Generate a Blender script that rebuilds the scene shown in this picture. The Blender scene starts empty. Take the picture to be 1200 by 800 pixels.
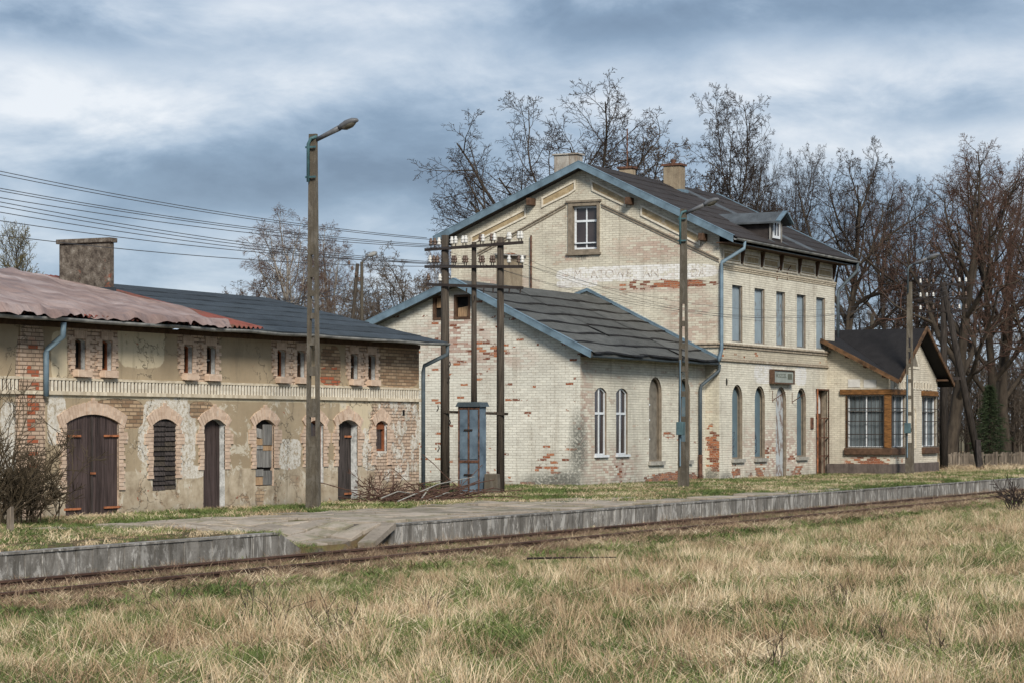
import bpy, bmesh, math, random
import numpy as np
from mathutils import Vector, Matrix
from mathutils.geometry import tessellate_polygon
R = math.radians
scene = bpy.context.scene
col = scene.collection

# ------------------------------------------------------------------ camera
F = 2760.0                                   # focal length in photograph pixels (1200 wide)
ALPHA = math.atan(1400 / F)                  # angle between view and railway
CA, SA = math.cos(ALPHA), math.sin(ALPHA)
EYE = 2.0
cam_d = bpy.data.cameras.new('camera')
cam = bpy.data.objects.new('camera', cam_d); col.objects.link(cam)
cam.location = (0, 0, EYE)
cam.rotation_euler = (R(90), 0, math.atan2(SA, CA) - R(90))
cam_d.sensor_width = 36; cam_d.lens = F / 1200 * 36
cam_d.shift_y = 100 / 1200
cam_d.clip_start = 0.5; cam_d.clip_end = 6000
scene.camera = cam
scene.render.resolution_x = 1024; scene.render.resolution_y = 682

# ------------------------------------------------------------------ light
SUN_EL, SUN_AZ = R(33), R(222)               # azimuth of the sun as direction angle in x/y
sd = Vector((math.cos(SUN_EL) * math.cos(SUN_AZ), math.cos(SUN_EL) * math.sin(SUN_AZ), math.sin(SUN_EL)))
sun_d = bpy.data.lights.new('sun', 'SUN'); sun = bpy.data.objects.new('sun', sun_d); col.objects.link(sun)
sun_d.energy = 1.5; sun_d.angle = R(16); sun_d.color = (1.0, 0.92, 0.80)
sun.rotation_euler = sd.to_track_quat('Z', 'Y').to_euler()
sun.location = (0, 0, 60)
scene.view_settings.view_transform = 'Standard'
scene.view_settings.look = 'None'
scene.view_settings.gamma = 1.0
scene.view_settings.exposure = 1.55

world = bpy.data.worlds.new('World'); scene.world = world; world.use_nodes = True
def build_world():
    nt = world.node_tree; nt.nodes.clear(); n = nt.nodes; L = nt.links
    out = n.new('ShaderNodeOutputWorld')
    sky = n.new('ShaderNodeTexSky'); sky.sky_type = 'NISHITA'; sky.sun_disc = False
    sky.sun_elevation = SUN_EL; sky.sun_rotation = R(90) - SUN_AZ
    bg1 = n.new('ShaderNodeBackground'); bg1.inputs[1].default_value = 0.06
    L.new(sky.outputs[0], bg1.inputs[0])
    tc = n.new('ShaderNodeTexCoord')
    sep = n.new('ShaderNodeSeparateXYZ'); L.new(tc.outputs['Generated'], sep.inputs[0])
    def m(op, a, b=None, c=None):
        x = n.new('ShaderNodeMath'); x.operation = op
        for i, v in enumerate((a, b, c)):
            if v is None: continue
            if isinstance(v, (int, float)): x.inputs[i].default_value = v
            else: L.new(v, x.inputs[i])
        return x.outputs[0]
    zz = m('ADD', m('MAXIMUM', sep.outputs[2], 0.0), 0.30)
    cx = m('DIVIDE', sep.outputs[0], zz); cy = m('DIVIDE', sep.outputs[1], zz)
    cmb = n.new('ShaderNodeCombineXYZ'); L.new(cx, cmb.inputs[0]); L.new(cy, cmb.inputs[1])
    cmb.inputs[2].default_value = 3.7
    def noise(sc, det, rough, off, dist=0.0):
        mp = n.new('ShaderNodeMapping'); mp.inputs['Location'].default_value = off
        L.new(cmb.outputs[0], mp.inputs[0])
        t = n.new('ShaderNodeTexNoise'); t.inputs['Scale'].default_value = sc; t.inputs['Detail'].default_value = det
        t.inputs['Roughness'].default_value = rough; t.inputs['Distortion'].default_value = dist
        L.new(mp.outputs[0], t.inputs['Vector']); return t.outputs[0]
    n1 = noise(2.3, 6, 0.50, SKY_OFF, 0.15)
    n2 = noise(6.0, 8, 0.60, (7, 2, 0), 0.25)
    v = m('ADD', m('MULTIPLY', n1, 0.62), m('MULTIPLY', n2, 0.38))
    # individual cloud banks, by bearing (azimuth) and height above the horizon, with ragged edges
    az = m('ARCTAN2', sep.outputs[1], sep.outputs[0]); jit = m('ADD', m('MULTIPLY', m('SUBTRACT', n2, 0.5), 1.7), m('MULTIPLY', m('SUBTRACT', n1, 0.5), 2.2))
    for (px, py, rx, ry, amt, slope) in CLOUDS:
        u_, v_ = (px - 600) / F, (500 - py) / F; a0 = ALPHA - math.atan(u_); e0 = v_ * math.cos(math.atan(u_))
        da = m('MULTIPLY', m('SUBTRACT', az, a0), -F); de = m('MULTIPLY', m('SUBTRACT', sep.outputs[2], e0), F)
        de = m('SUBTRACT', de, m('MULTIPLY', da, slope))
        q1 = m('DIVIDE', da, rx); q2 = m('ADD', m('DIVIDE', de, ry), jit)
        d2 = m('ADD', m('MULTIPLY', q1, q1), m('MULTIPLY', q2, q2))
        v = m('ADD', v, m('MULTIPLY', m('EXPONENT', m('MULTIPLY', d2, -1.0)), amt * 0.72))
    ramp = n.new('ShaderNodeValToRGB'); L.new(v, ramp.inputs[0])
    e = ramp.color_ramp.elements
    cols = [(0.34, (0.060, 0.085, 0.125)), (0.43, (0.088, 0.122, 0.170)), (0.50, (0.138, 0.175, 0.225)), (0.57, (0.205, 0.235, 0.275)), (0.66, (0.310, 0.322, 0.340))]
    e[0].position, e[0].color = cols[0][0], cols[0][1] + (1,)
    e[1].position, e[1].color = cols[-1][0], cols[-1][1] + (1,)
    for p, c in cols[1:-1]:
        q = e.new(p); q.color = c + (1,)
    # towards the horizon the cloud sheet thins into a pale band
    hz = m('POWER', m('SUBTRACT', 1.0, m('MINIMUM', m('MULTIPLY', m('MAXIMUM', sep.outputs[2], 0.0), 8.0), 1.0)), 1.6)
    mix = n.new('ShaderNodeMixRGB'); L.new(m('MULTIPLY', hz, 0.65), mix.inputs[0]); L.new(ramp.outputs[0], mix.inputs[1])
    mix.inputs[2].default_value = (0.175, 0.225, 0.28, 1)
    bg2 = n.new('ShaderNodeBackground'); L.new(mix.outputs[0], bg2.inputs[0]); bg2.inputs[1].default_value = 0.92
    add = n.new('ShaderNodeMixShader'); add.inputs[0].default_value = 0.93
    L.new(bg1.outputs[0], add.inputs[1]); L.new(bg2.outputs[0], add.inputs[2]); L.new(add.outputs[0], out.inputs[0])
SKY_OFF = (3.1, 1.2, 0)
CLOUDS = [(60, 35, 200, 26, -.15, -.05), (150, 110, 230, 48, .09, -.12), (470, 60, 170, 45, .12, .10), (300, 20, 160, 16, .06, 0), (760, 28, 320, 30, -.17, .05), (1120, 20, 170, 30, -.05, 0), (900, 95, 330, 34, .10, .03),
          (230, 215, 210, 42, -.06, -.10), (470, 215, 130, 50, -.03, 0), (60, 190, 110, 30, -.06, 0), (150, 300, 330, 34, .08, 0), (480, 270, 160, 30, .04, 0), (1130, 120, 170, 26, -.08, .04), (1150, 165, 150, 24, .12, .03), (640, 165, 180, 26, .03, -.05), (350, 150, 150, 26, -.07, .08)]
build_world()

# ------------------------------------------------------------------ photograph pixel -> place
def uv(px, py): return (px - 600) / F, (500 - py) / F
def on_y(px, py, y):
    u, v = uv(px, py); k = y / (SA - u * CA); return k * (CA + u * SA), EYE + k * v
def on_x(px, py, x):
    u, v = uv(px, py); k = x / (CA + u * SA); return k * (SA - u * CA), EYE + k * v
def at_Z(px, Z, z=0.0):
    u = (px - 600) / F; return Vector((Z * (CA + u * SA), Z * (SA - u * CA), z))
def proj(x, y, z):
    Z = x * CA + y * SA; X = x * SA - y * CA
    return 600 + F * X / Z, 500 - F * (z - EYE) / Z, Z

# ------------------------------------------------------------------ materials
class MT:
    def __init__(s, name):
        s.mat = bpy.data.materials.new(name); s.mat.use_nodes = True
        s.n = s.mat.node_tree.nodes; s.L = s.mat.node_tree.links
        s.b = s.n['Principled BSDF']; s.b.inputs['Roughness'].default_value = 0.85
        s.b.inputs['Specular IOR Level'].default_value = 0.25
        g = s.n.new('ShaderNodeNewGeometry'); s.pos = g.outputs['Position']
        sp = s.n.new('ShaderNodeSeparateXYZ'); s.L.new(s.pos, sp.inputs[0]); s.x, s.y, s.z = sp.outputs
    def put(s, sock, v):
        if isinstance(v, (int, float)): sock.default_value = v
        elif isinstance(v, (tuple, list)):
            sock.default_value = tuple(v) + (1,) if len(v) == 3 and len(sock.default_value) == 4 else v
        else: s.L.new(v, sock)
    def m(s, op, a, b=None, c=None, clamp=False):
        x = s.n.new('ShaderNodeMath'); x.operation = op; x.use_clamp = clamp
        for i, v in enumerate((a, b, c)):
            if v is not None: s.put(x.inputs[i], v)
        return x.outputs[0]
    def mx(s, f, a, b, mode='MIX'):
        x = s.n.new('ShaderNodeMixRGB'); x.blend_type = mode
        s.put(x.inputs[0], f); s.put(x.inputs[1], a); s.put(x.inputs[2], b); return x.outputs[0]
    def comb(s, x, y, z=0.0):
        c = s.n.new('ShaderNodeCombineXYZ')
        for i, v in enumerate((x, y, z)): s.put(c.inputs[i], v)
        return c.outputs[0]
    def noise(s, sc, det=4, rough=0.55, vec=None, stretch=None, dist=0.0, color=False):
        t = s.n.new('ShaderNodeTexNoise'); t.inputs['Scale'].default_value = sc; t.inputs['Detail'].default_value = det
        t.inputs['Roughness'].default_value = rough; t.inputs['Distortion'].default_value = dist
        v = vec if vec is not None else s.pos
        if stretch:
            q = s.n.new('ShaderNodeVectorMath'); q.operation = 'MULTIPLY'; s.L.new(v, q.inputs[0]); q.inputs[1].default_value = stretch; v = q.outputs[0]
        s.L.new(v, t.inputs['Vector']); return t.outputs[1 if color else 0]
    def ss(s, v, a, b):
        x = s.n.new('ShaderNodeMapRange'); x.interpolation_type = 'SMOOTHSTEP'
        s.put(x.inputs[0], v); x.inputs[1].default_value = a; x.inputs[2].default_value = b; return x.outputs[0]
    def ramp(s, v, stops):
        x = s.n.new('ShaderNodeValToRGB'); s.put(x.inputs[0], v); e = x.color_ramp.elements
        e[0].position, e[0].color = stops[0][0], tuple(stops[0][1]) + (1,)
        e[1].position, e[1].color = stops[-1][0], tuple(stops[-1][1]) + (1,)
        for p, c in stops[1:-1]: e.new(p).color = tuple(c) + (1,)
        return x.outputs[0]
    def bump(s, h, dist=0.01, strength=1.0):
        b = s.n.new('ShaderNodeBump'); b.inputs['Distance'].default_value = dist; b.inputs['Strength'].default_value = strength
        s.L.new(h, b.inputs['Height']); s.L.new(b.outputs[0], s.b.inputs['Normal'])
    def col(s, c): s.put(s.b.inputs['Base Color'], c)
    def rough(s, v): s.put(s.b.inputs['Roughness'], v)
    def metal(s, v): s.put(s.b.inputs['Metallic'], v)
    def orand(s): return s.n.new('ShaderNodeObjectInfo').outputs['Random']

def simple(name, c, var=0.25, sc=6, rough=0.85, bump=0.004, c2=None, stretch=None, metal=0, objvar=0.0):
    t = MT(name)
    n = t.noise(sc, 5, 0.6, stretch=stretch)
    a = tuple(v * (1 - var) for v in c); b = tuple(min(1, v * (1 + var)) for v in (c2 or c))
    cc = t.ramp(n, [(0.3, a), (0.7, b)])
    if objvar:
        r = t.m('MULTIPLY_ADD', t.orand(), objvar * 2, 1 - objvar)
        cc = t.mx(1.0, cc, t.comb(r, r, r), 'MULTIPLY')
    t.col(cc); t.rough(rough); t.metal(metal)
    if bump: t.bump(t.noise(sc * 4, 4, 0.6, stretch=stretch), bump)
    return t.mat

def box_mask(t, u, v, uc, vc, ru, rv, jit, amp=0.35, soft=0.12):
    a = t.m('ABSOLUTE', t.m('DIVIDE', t.m('SUBTRACT', u, uc), ru))
    b = t.m('ABSOLUTE', t.m('DIVIDE', t.m('SUBTRACT', v, vc), rv))
    a4 = t.m('POWER', a, 4.0); b4 = t.m('POWER', b, 4.0)
    d = t.m('POWER', t.m('ADD', a4, b4), 0.25)
    d = t.m('ADD', d, t.m('MULTIPLY', t.m('SUBTRACT', jit, 0.5), amp))
    return t.ss(d, 1.0 + soft / 2, 1.0 - soft / 2)
def ell_mask(t, u, v, uc, vc, ru, rv):
    a = t.m('DIVIDE', t.m('SUBTRACT', u, uc), ru); b = t.m('DIVIDE', t.m('SUBTRACT', v, vc), rv)
    d = t.m('ADD', t.m('MULTIPLY', a, a), t.m('MULTIPLY', b, b))
    return t.m('SUBTRACT', 1.0, d, clamp=True)
def px_box(plane, c, x0, y0, x1, y1):
    f = on_y if plane == 'y' else on_x
    a = f(x0, y0, c); b = f(x1, y1, c); a2 = f(x0, y1, c); b2 = f(x1, y0, c)
    z0 = (a2[1] + b[1]) / 2; z1 = (a[1] + b2[1]) / 2
    return (a[0] + b[0]) / 2, (z0 + z1) / 2, abs(a[0] - b[0]) / 2, abs(z1 - z0) / 2

def brick_tex(t, u, v, mortar=0.008, w=0.25, h=0.077):
    b = t.n.new('ShaderNodeTexBrick'); t.L.new(t.comb(u, v, 0.0), b.inputs['Vector'])
    b.inputs['Scale'].default_value = 1.0; b.inputs['Brick Width'].default_value = w; b.inputs['Row Height'].default_value = h
    b.inputs['Mortar Size'].default_value = mortar; b.inputs['Mortar Smooth'].default_value = 0.3
    b.inputs['Color1'].default_value = (0, 0, 0, 1); b.inputs['Color2'].default_value = (1, 1, 1, 1); b.inputs['Mortar'].default_value = (0.5, 0.5, 0.5, 1)
    return b.outputs['Color'], b.outputs['Fac']

def painted_brick(name, plane, c, paint=(0.62, 0.565, 0.44), lost=(), white=(), dark=(), mauve=(), base=0.0, low=0.25, greying=0.25, lowtop=1.1, iso=1.0):
    t = MT(name)
    u = t.x if plane == 'y' else t.y
    v = t.z
    jv = t.comb(t.m('ADD', t.x, t.y), t.z, 0.0)
    rnd, mf = brick_tex(t, u, v, 0.0075)
    j = t.noise(3.0, 5, 0.65, vec=jv)
    jf = t.noise(14, 4, 0.6, vec=jv)
    big = t.noise(0.7, 4, 0.6, vec=jv)
    # paint
    pc = t.mx(t.ss(big, 0.35, 0.65), tuple(p * 0.86 for p in paint), paint)
    pc = t.mx(t.m('MULTIPLY', t.ss(jf, 0.45, 0.75), greying), pc, (0.36, 0.33, 0.26))
    rp = t.m('MULTIPLY_ADD', rnd, 0.16, 0.90)
    pc = t.mx(1.0, pc, t.comb(rp, rp, rp), 'MULTIPLY')
    jointdark = t.m('MULTIPLY', mf, t.ss(j, 0.33, 0.62))
    rowf = t.m('ABSOLUTE', t.m('SUBTRACT', t.m('FRACT', t.m('DIVIDE', v, 0.077)), 0.5)); rowd = t.ss(rowf, 0.40, 0.48)
    wander = t.noise(2.0, 4, 0.7, vec=jv, stretch=(1, 3, 1))
    pc = t.mx(t.m('MULTIPLY', jointdark, 0.24), pc, (0.20, 0.165, 0.12))
    pc = t.mx(t.m('MULTIPLY', t.m('MULTIPLY', rowd, t.ss(wander, 0.40, 0.60)), 0.55), pc, (0.17, 0.14, 0.10))
    for b in mauve:                                     # thin paint, brick showing through
        mk = t.m('MULTIPLY', ell_mask(t, u, v, *b), t.ss(t.m('ADD', rnd, j), 0.75, 1.15))
        pc = t.mx(t.m('MULTIPLY', mk, 0.72), pc, (0.36, 0.235, 0.195))
    for b in white:
        mk = t.m('MULTIPLY', box_mask(t, u, v, *b, j, 0.10, 0.04), t.m('MULTIPLY', t.ss(t.m('ADD', t.m('MULTIPLY', rnd, .30), t.m('ADD', t.m('MULTIPLY', jf, .8), t.m('MULTIPLY', j, .5))), 0.56, 0.80), t.m('MULTIPLY_ADD', mf, -.5, 1.0)))
        pc = t.mx(mk, pc, (0.70, 0.70, 0.69))
    gb = t.noise(1.1, 5, .7, vec=jv, stretch=(.6, 1.3, 1)); pc = t.mx(t.m('MULTIPLY', t.ss(gb, .50, .70), .42), pc, (0.35, 0.31, 0.26))
    fl = t.noise(6, 5, .7, vec=jv, stretch=(.5, 2.2, 1)); pc = t.mx(t.m('MULTIPLY', t.ss(fl, .58, .66), .5), pc, (0.30, 0.24, 0.19))
    vs_ = t.noise(1.0, 5, .7, vec=jv, stretch=(3.2, .35, 1)); pc = t.mx(t.m('MULTIPLY', t.ss(vs_, .50, .68), .38), pc, (0.27, 0.235, 0.185))
    # lost paint
    j2 = t.noise(1.3, 4, 0.6, vec=jv)
    s = t.m('ADD', t.m('MULTIPLY', rnd, 0.46), t.m('MULTIPLY', j, 0.55)); s = t.m('ADD', s, t.m('MULTIPLY', j2, 0.55)); s = t.m('ADD', s, t.m('MULTIPLY', jf, .12))
    s = t.m('ADD', s, base)
    lowf = t.m('MULTIPLY', t.ss(v, lowtop, 0.15), low)
    s = t.m('ADD', s, lowf)
    for b in lost:
        s = t.m('ADD', s, t.m('MULTIPLY', ell_mask(t, u, v, *b[:4]), b[4] if len(b) > 4 else 0.7))
    wn = t.m('FRACT', t.m('MULTIPLY', rnd, 91.7))
    iso_l = t.m('MULTIPLY', t.ss(t.m('ADD', wn, t.m('MULTIPLY', t.m('SUBTRACT', j2, .5), .45)), .965, .97), t.m('MULTIPLY', t.ss(jf, .36, .42), iso))
    lk = t.m('MULTIPLY', t.m('MAXIMUM', t.ss(s, 1.17, 1.24), iso_l), t.m('MULTIPLY_ADD', t.ss(t.noise(22, 4, .7, vec=jv), .36, .46), .75, .25))
    rc = t.ramp(t.m('FRACT', t.m('MULTIPLY', rnd, 7.3)), [(0.1, (0.15, 0.055, 0.033)), (0.5, (0.28, 0.088, 0.040)), (0.95, (0.38, 0.15, 0.07))])
    rc = t.mx(t.m('MULTIPLY', mf, 0.7), rc, (0.33, 0.29, 0.23))
    cc = t.mx(lk, pc, rc)
    for b in dark:
        mk = t.m('MULTIPLY', ell_mask(t, u, v, *b), t.ss(jf, 0.25, 0.6))
        cc = t.mx(t.m('MULTIPLY', mk, 1.0), cc, (0.13, 0.135, 0.12))
    damp = t.m('MULTIPLY', t.ss(v, 0.75, 0.2), t.ss(j, 0.35, 0.6))
    cc = t.mx(t.m('MULTIPLY', damp, 0.55), cc, (0.17, 0.16, 0.14))
    t.col(cc); t.rough(0.9)
    h = t.m('SUBTRACT', t.m('MULTIPLY', jf, 0.35), t.m('ADD', mf, t.m('MULTIPLY', lk, 0.5)))
    t.bump(h, 0.012, 0.9)
    return t.mat

M = {}
M['zinc_blue'] = simple('zinc blue', (0.125, 0.185, 0.235), 0.32, 2.5, 0.5, 0.001, stretch=(1, 1, 1.0))
M['zinc_dark'] = simple('zinc dark', (0.060, 0.080, 0.095), 0.35, 4, 0.55, 0.002)
M['gutter'] = simple('weathered gutter metal', (0.20, 0.22, 0.23), 0.45, 3, 0.55, 0.002, c2=(0.27, 0.27, 0.26))
M['dark'] = simple('dark interior', (0.012, 0.011, 0.010), 0.3, 5, 0.9, 0)
M['wood_black'] = simple('tarred wood', (0.022, 0.018, 0.016), 0.5, 3, 0.8, 0.006, c2=(0.048, 0.04, 0.038), stretch=(9, 9, 0.7), objvar=0.35)
M['wood_door'] = simple('dark brown door wood', (0.034, 0.023, 0.021), 0.45, 3, 0.75, 0.006, c2=(0.065, 0.047, 0.045), stretch=(12, 12, 0.6), objvar=0.3)
M['wood_grey'] = simple('grey weathered wood', (0.14, 0.135, 0.125), 0.35, 3, 0.85, 0.006, c2=(0.25, 0.245, 0.235), stretch=(10, 10, 0.8), objvar=0.3)
M['wood_pole'] = simple('old pole wood', (0.032, 0.026, 0.021), 0.45, 3, 0.9, 0.01, c2=(0.070, 0.058, 0.046), stretch=(14, 14, 0.5))
M['wood_orange'] = simple('ochre stained timber', (0.095, 0.045, 0.016), 0.4, 3, 0.7, 0.003, c2=(0.17, 0.08, 0.026), stretch=(2, 2, 8), objvar=0.12)
M['wood_brown'] = simple('brown timber', (0.085, 0.05, 0.032), 0.4, 3, 0.8, 0.004, stretch=(3, 3, 3))
M['iron'] = simple('black iron', (0.03, 0.024, 0.022), .4, 5, .8, .002)
M['fence_wood'] = simple('brown weathered fence wood', (0.065, 0.052, 0.04), .4, 3, .9, .005, c2=(0.15, 0.125, 0.10), stretch=(4, 4, .6), objvar=.4)
M['grey_board'] = simple('grey brown board', (0.17, 0.155, 0.13), .3, 5, .85, .004)
M['mould'] = simple('grey brown moulding', (0.20, 0.168, 0.13), .3, 6, .9, .006)
M['rust'] = simple('rusty iron', (0.20, 0.075, 0.035), 0.5, 9, 0.85, 0.003, c2=(0.34, 0.13, 0.06))
M['rust_dark'] = simple('dark rusty iron', (0.055, 0.032, 0.024), 0.5, 9, 0.85, 0.003, c2=(0.12, 0.06, 0.04))
M['white_frame'] = simple('white window frame', (0.62, 0.66, 0.70), 0.12, 12, 0.5, 0.001)
def board_mat(name, c, worn, amt):
    t = MT(name); n = t.noise(1.6, 5, .6); n2 = t.noise(5, 5, .65, stretch=(2, 2, .8))
    cc = t.ramp(n, [(.3, tuple(v * .85 for v in c)), (.7, tuple(v * 1.12 for v in c))])
    cc = t.mx(t.ss(t.m('ADD', n2, t.m('MULTIPLY', t.orand(), .10)), amt, amt + .05), cc, worn)
    t.col(cc); t.rough(.7); t.bump(n2, .003); return t.mat
M['blue_board'] = board_mat('pale blue window board', (0.24, 0.30, 0.345), (0.15, 0.13, 0.12), .64)
M['teal_board'] = board_mat('blue grey painted board', (0.105, 0.155, 0.185), (0.16, 0.19, 0.20), .66)
M['white_metal'] = simple('pale blinds', (0.52, 0.52, 0.51), 0.15, 4, 0.7, 0.002)
M['porcelain'] = simple('white porcelain', (0.55, 0.55, 0.53), 0.1, 9, 0.25, 0)
M['porcelain_brown'] = simple('brown glazed porcelain', (0.10, 0.07, 0.055), 0.4, 9, 0.3, 0)
M['wire'] = simple('line wire', (0.05, 0.05, 0.055), 0.2, 1, 0.6, 0)
M['reveal'] = simple('whitewashed reveal', (0.40, 0.42, 0.42), 0.45, 7, 0.9, 0.01, c2=(0.48, 0.49, 0.49))
M['teal_pipe'] = simple('teal painted pipe', (0.055, 0.115, 0.13), 0.3, 6, 0.5, 0.001)
M['lamp_metal'] = simple('grey lamp housing', (0.11, 0.115, 0.125), 0.3, 6, 0.45, 0.001)
M['lamp_glass'] = simple('dirty lamp lens', (0.085, 0.08, 0.065), 0.35, 8, 0.25, 0)
M['curtain'] = simple('grey blue curtain', (0.075, 0.095, 0.105), 0.4, 5, 0.7, 0.01, c2=(0.13, 0.155, 0.17), stretch=(2.0, 2.0, 0.1))
M['box_teal'] = simple('teal switch box', (0.07, 0.12, 0.135), 0.3, 5, 0.6, 0.002)
M['curtain_orange'] = simple('orange rag', (0.36, 0.16, 0.03), 0.4, 9, 0.9, 0.004)
M['window_wood'] = simple('reddish brown frame', (0.19, 0.065, 0.028), 0.35, 8, 0.7, 0.003)
M['stone_sill'] = simple('grey stone', (0.30, 0.29, 0.26), 0.3, 8, 0.9, 0.006)

def glass_mat():
    t = MT('dark window glass')
    t.col(t.ramp(t.noise(1.2, 2), [(0.3, (0.030, 0.024, 0.026)), (0.7, (0.055, 0.045, 0.045))])); t.rough(0.08)
    t.b.inputs['Specular IOR Level'].default_value = 0.5
    t.bump(t.noise(1.5, 2), 0.004, 0.5)
    return t.mat
M['glass'] = glass_mat()

def concrete(name, c, streak=0.0, sc=5, dark=(0.13, 0.125, 0.11), moss=0.0, white=0.0):
    t = MT(name)
    n = t.noise(sc, 6, 0.65); n2 = t.noise(sc * 7, 4, 0.6)
    cc = t.ramp(n, [(0.3, tuple(v * 0.72 for v in c)), (0.7, tuple(v * 1.15 for v in c))])
    cc = t.mx(t.m('MULTIPLY', t.ss(n2, 0.5, 0.75), 0.5), cc, dark)
    if streak:
        s = t.noise(1.0, 6, 0.72, stretch=(5, 5, 1.0), dist=.4)
        cc = t.mx(t.m('MULTIPLY', t.ss(s, 0.42, 0.62), streak), cc, dark)
        s2 = t.noise(1.0, 6, 0.75, stretch=(4.5, 4.5, 1.5), dist=0.8)
        cc = t.mx(t.m('MULTIPLY', t.ss(s2, 0.50, 0.60), white), cc, (0.40, 0.39, 0.37))
    if moss:
        s = t.noise(1.3, 5, 0.7)
        cc = t.mx(t.m('MULTIPLY', t.ss(s, 0.5, 0.62), moss), cc, (0.10, 0.105, 0.04))
    r = t.m('MULTIPLY_ADD', t.orand(), 0.42, 0.78)
    cc = t.mx(1.0, cc, t.comb(r, r, r), 'MULTIPLY')
    t.col(cc); t.rough(0.92); t.bump(n2, 0.01)
    return t.mat
M['concrete_wall'] = concrete('platform wall concrete', (0.21, 0.20, 0.185), 0.7, 4, dark=(0.075, 0.068, 0.058), white=0.85)
M['concrete_slab'] = concrete('paving slab concrete', (0.33, 0.285, 0.235), 0, 2.2, dark=(0.13, 0.11, 0.08), moss=0.45)
M['concrete_pole'] = concrete('post concrete', (0.115, 0.100, 0.078), 0.5, 5, dark=(0.055, 0.048, 0.038), white=0.10)
M['chimney_plaster'] = concrete('chimney render', (0.135, 0.115, 0.095), 0.0, 6, dark=(0.055, 0.045, 0.038))
def rough_chimney():
    t = MT('blotchy old chimney render'); n = t.noise(2.2, 7, .75, dist=.4); n2 = t.noise(6, 6, .75)
    c = t.ramp(n2, [(.36, (0.045, 0.036, 0.030)), (.5, (0.12, 0.10, 0.082)), (.62, (0.21, 0.185, 0.155)), (.7, (0.36, 0.34, 0.31))])
    c = t.mx(t.ss(n, .62, .66), c, (0.22, 0.08, 0.05)); t.col(c); t.rough(.95); t.bump(n2, .04); return t.mat
M['chimney_plaster'] = rough_chimney()
M['chimney_tan'] = concrete('tan chimney', (0.30, 0.25, 0.18), 0.4, 3, dark=(0.14, 0.10, 0.07))
M['chimney_white'] = concrete('white chimney', (0.46, 0.44, 0.40), 0.7, 3, dark=(0.20, 0.15, 0.11))

def felt(name, c, seams=None, red=None):
    t = MT(name)
    n = t.noise(2.2, 6, 0.7, stretch=(1, 1.5, 1.5)); n2 = t.noise(45, 3, 0.6)
    cc = t.ramp(n, [(0.3, tuple(v * 0.65 for v in c)), (0.7, tuple(v * 1.35 for v in c))])
    cc = t.mx(t.m('MULTIPLY', t.ss(n2, 0.5, 0.7), 0.35), cc, tuple(v * 2.2 for v in c))
    r = t.m('MULTIPLY_ADD', t.orand(), 0.36, 0.82); cc = t.mx(1.0, cc, t.comb(r, r, r), 'MULTIPLY')
    t.col(cc); t.rough(0.88); t.bump(n2, 0.006)
    return t.mat
M['felt_annex'] = felt('grey roofing felt', (0.080, 0.083, 0.080))
M['tar'] = simple('black tar seam', (0.012, 0.011, 0.011), .4, 6, .6, .004)
M['felt_left'] = felt('slate grey roofing felt', (0.036, 0.046, 0.056))
M['felt_main'] = felt('dark brown roofing felt', (0.032, 0.027, 0.026))
M['felt_wing'] = felt('black roofing felt', (0.014, 0.013, 0.014))
M['felt_grey'] = felt('new grey felt', (0.065, 0.075, 0.085))

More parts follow.
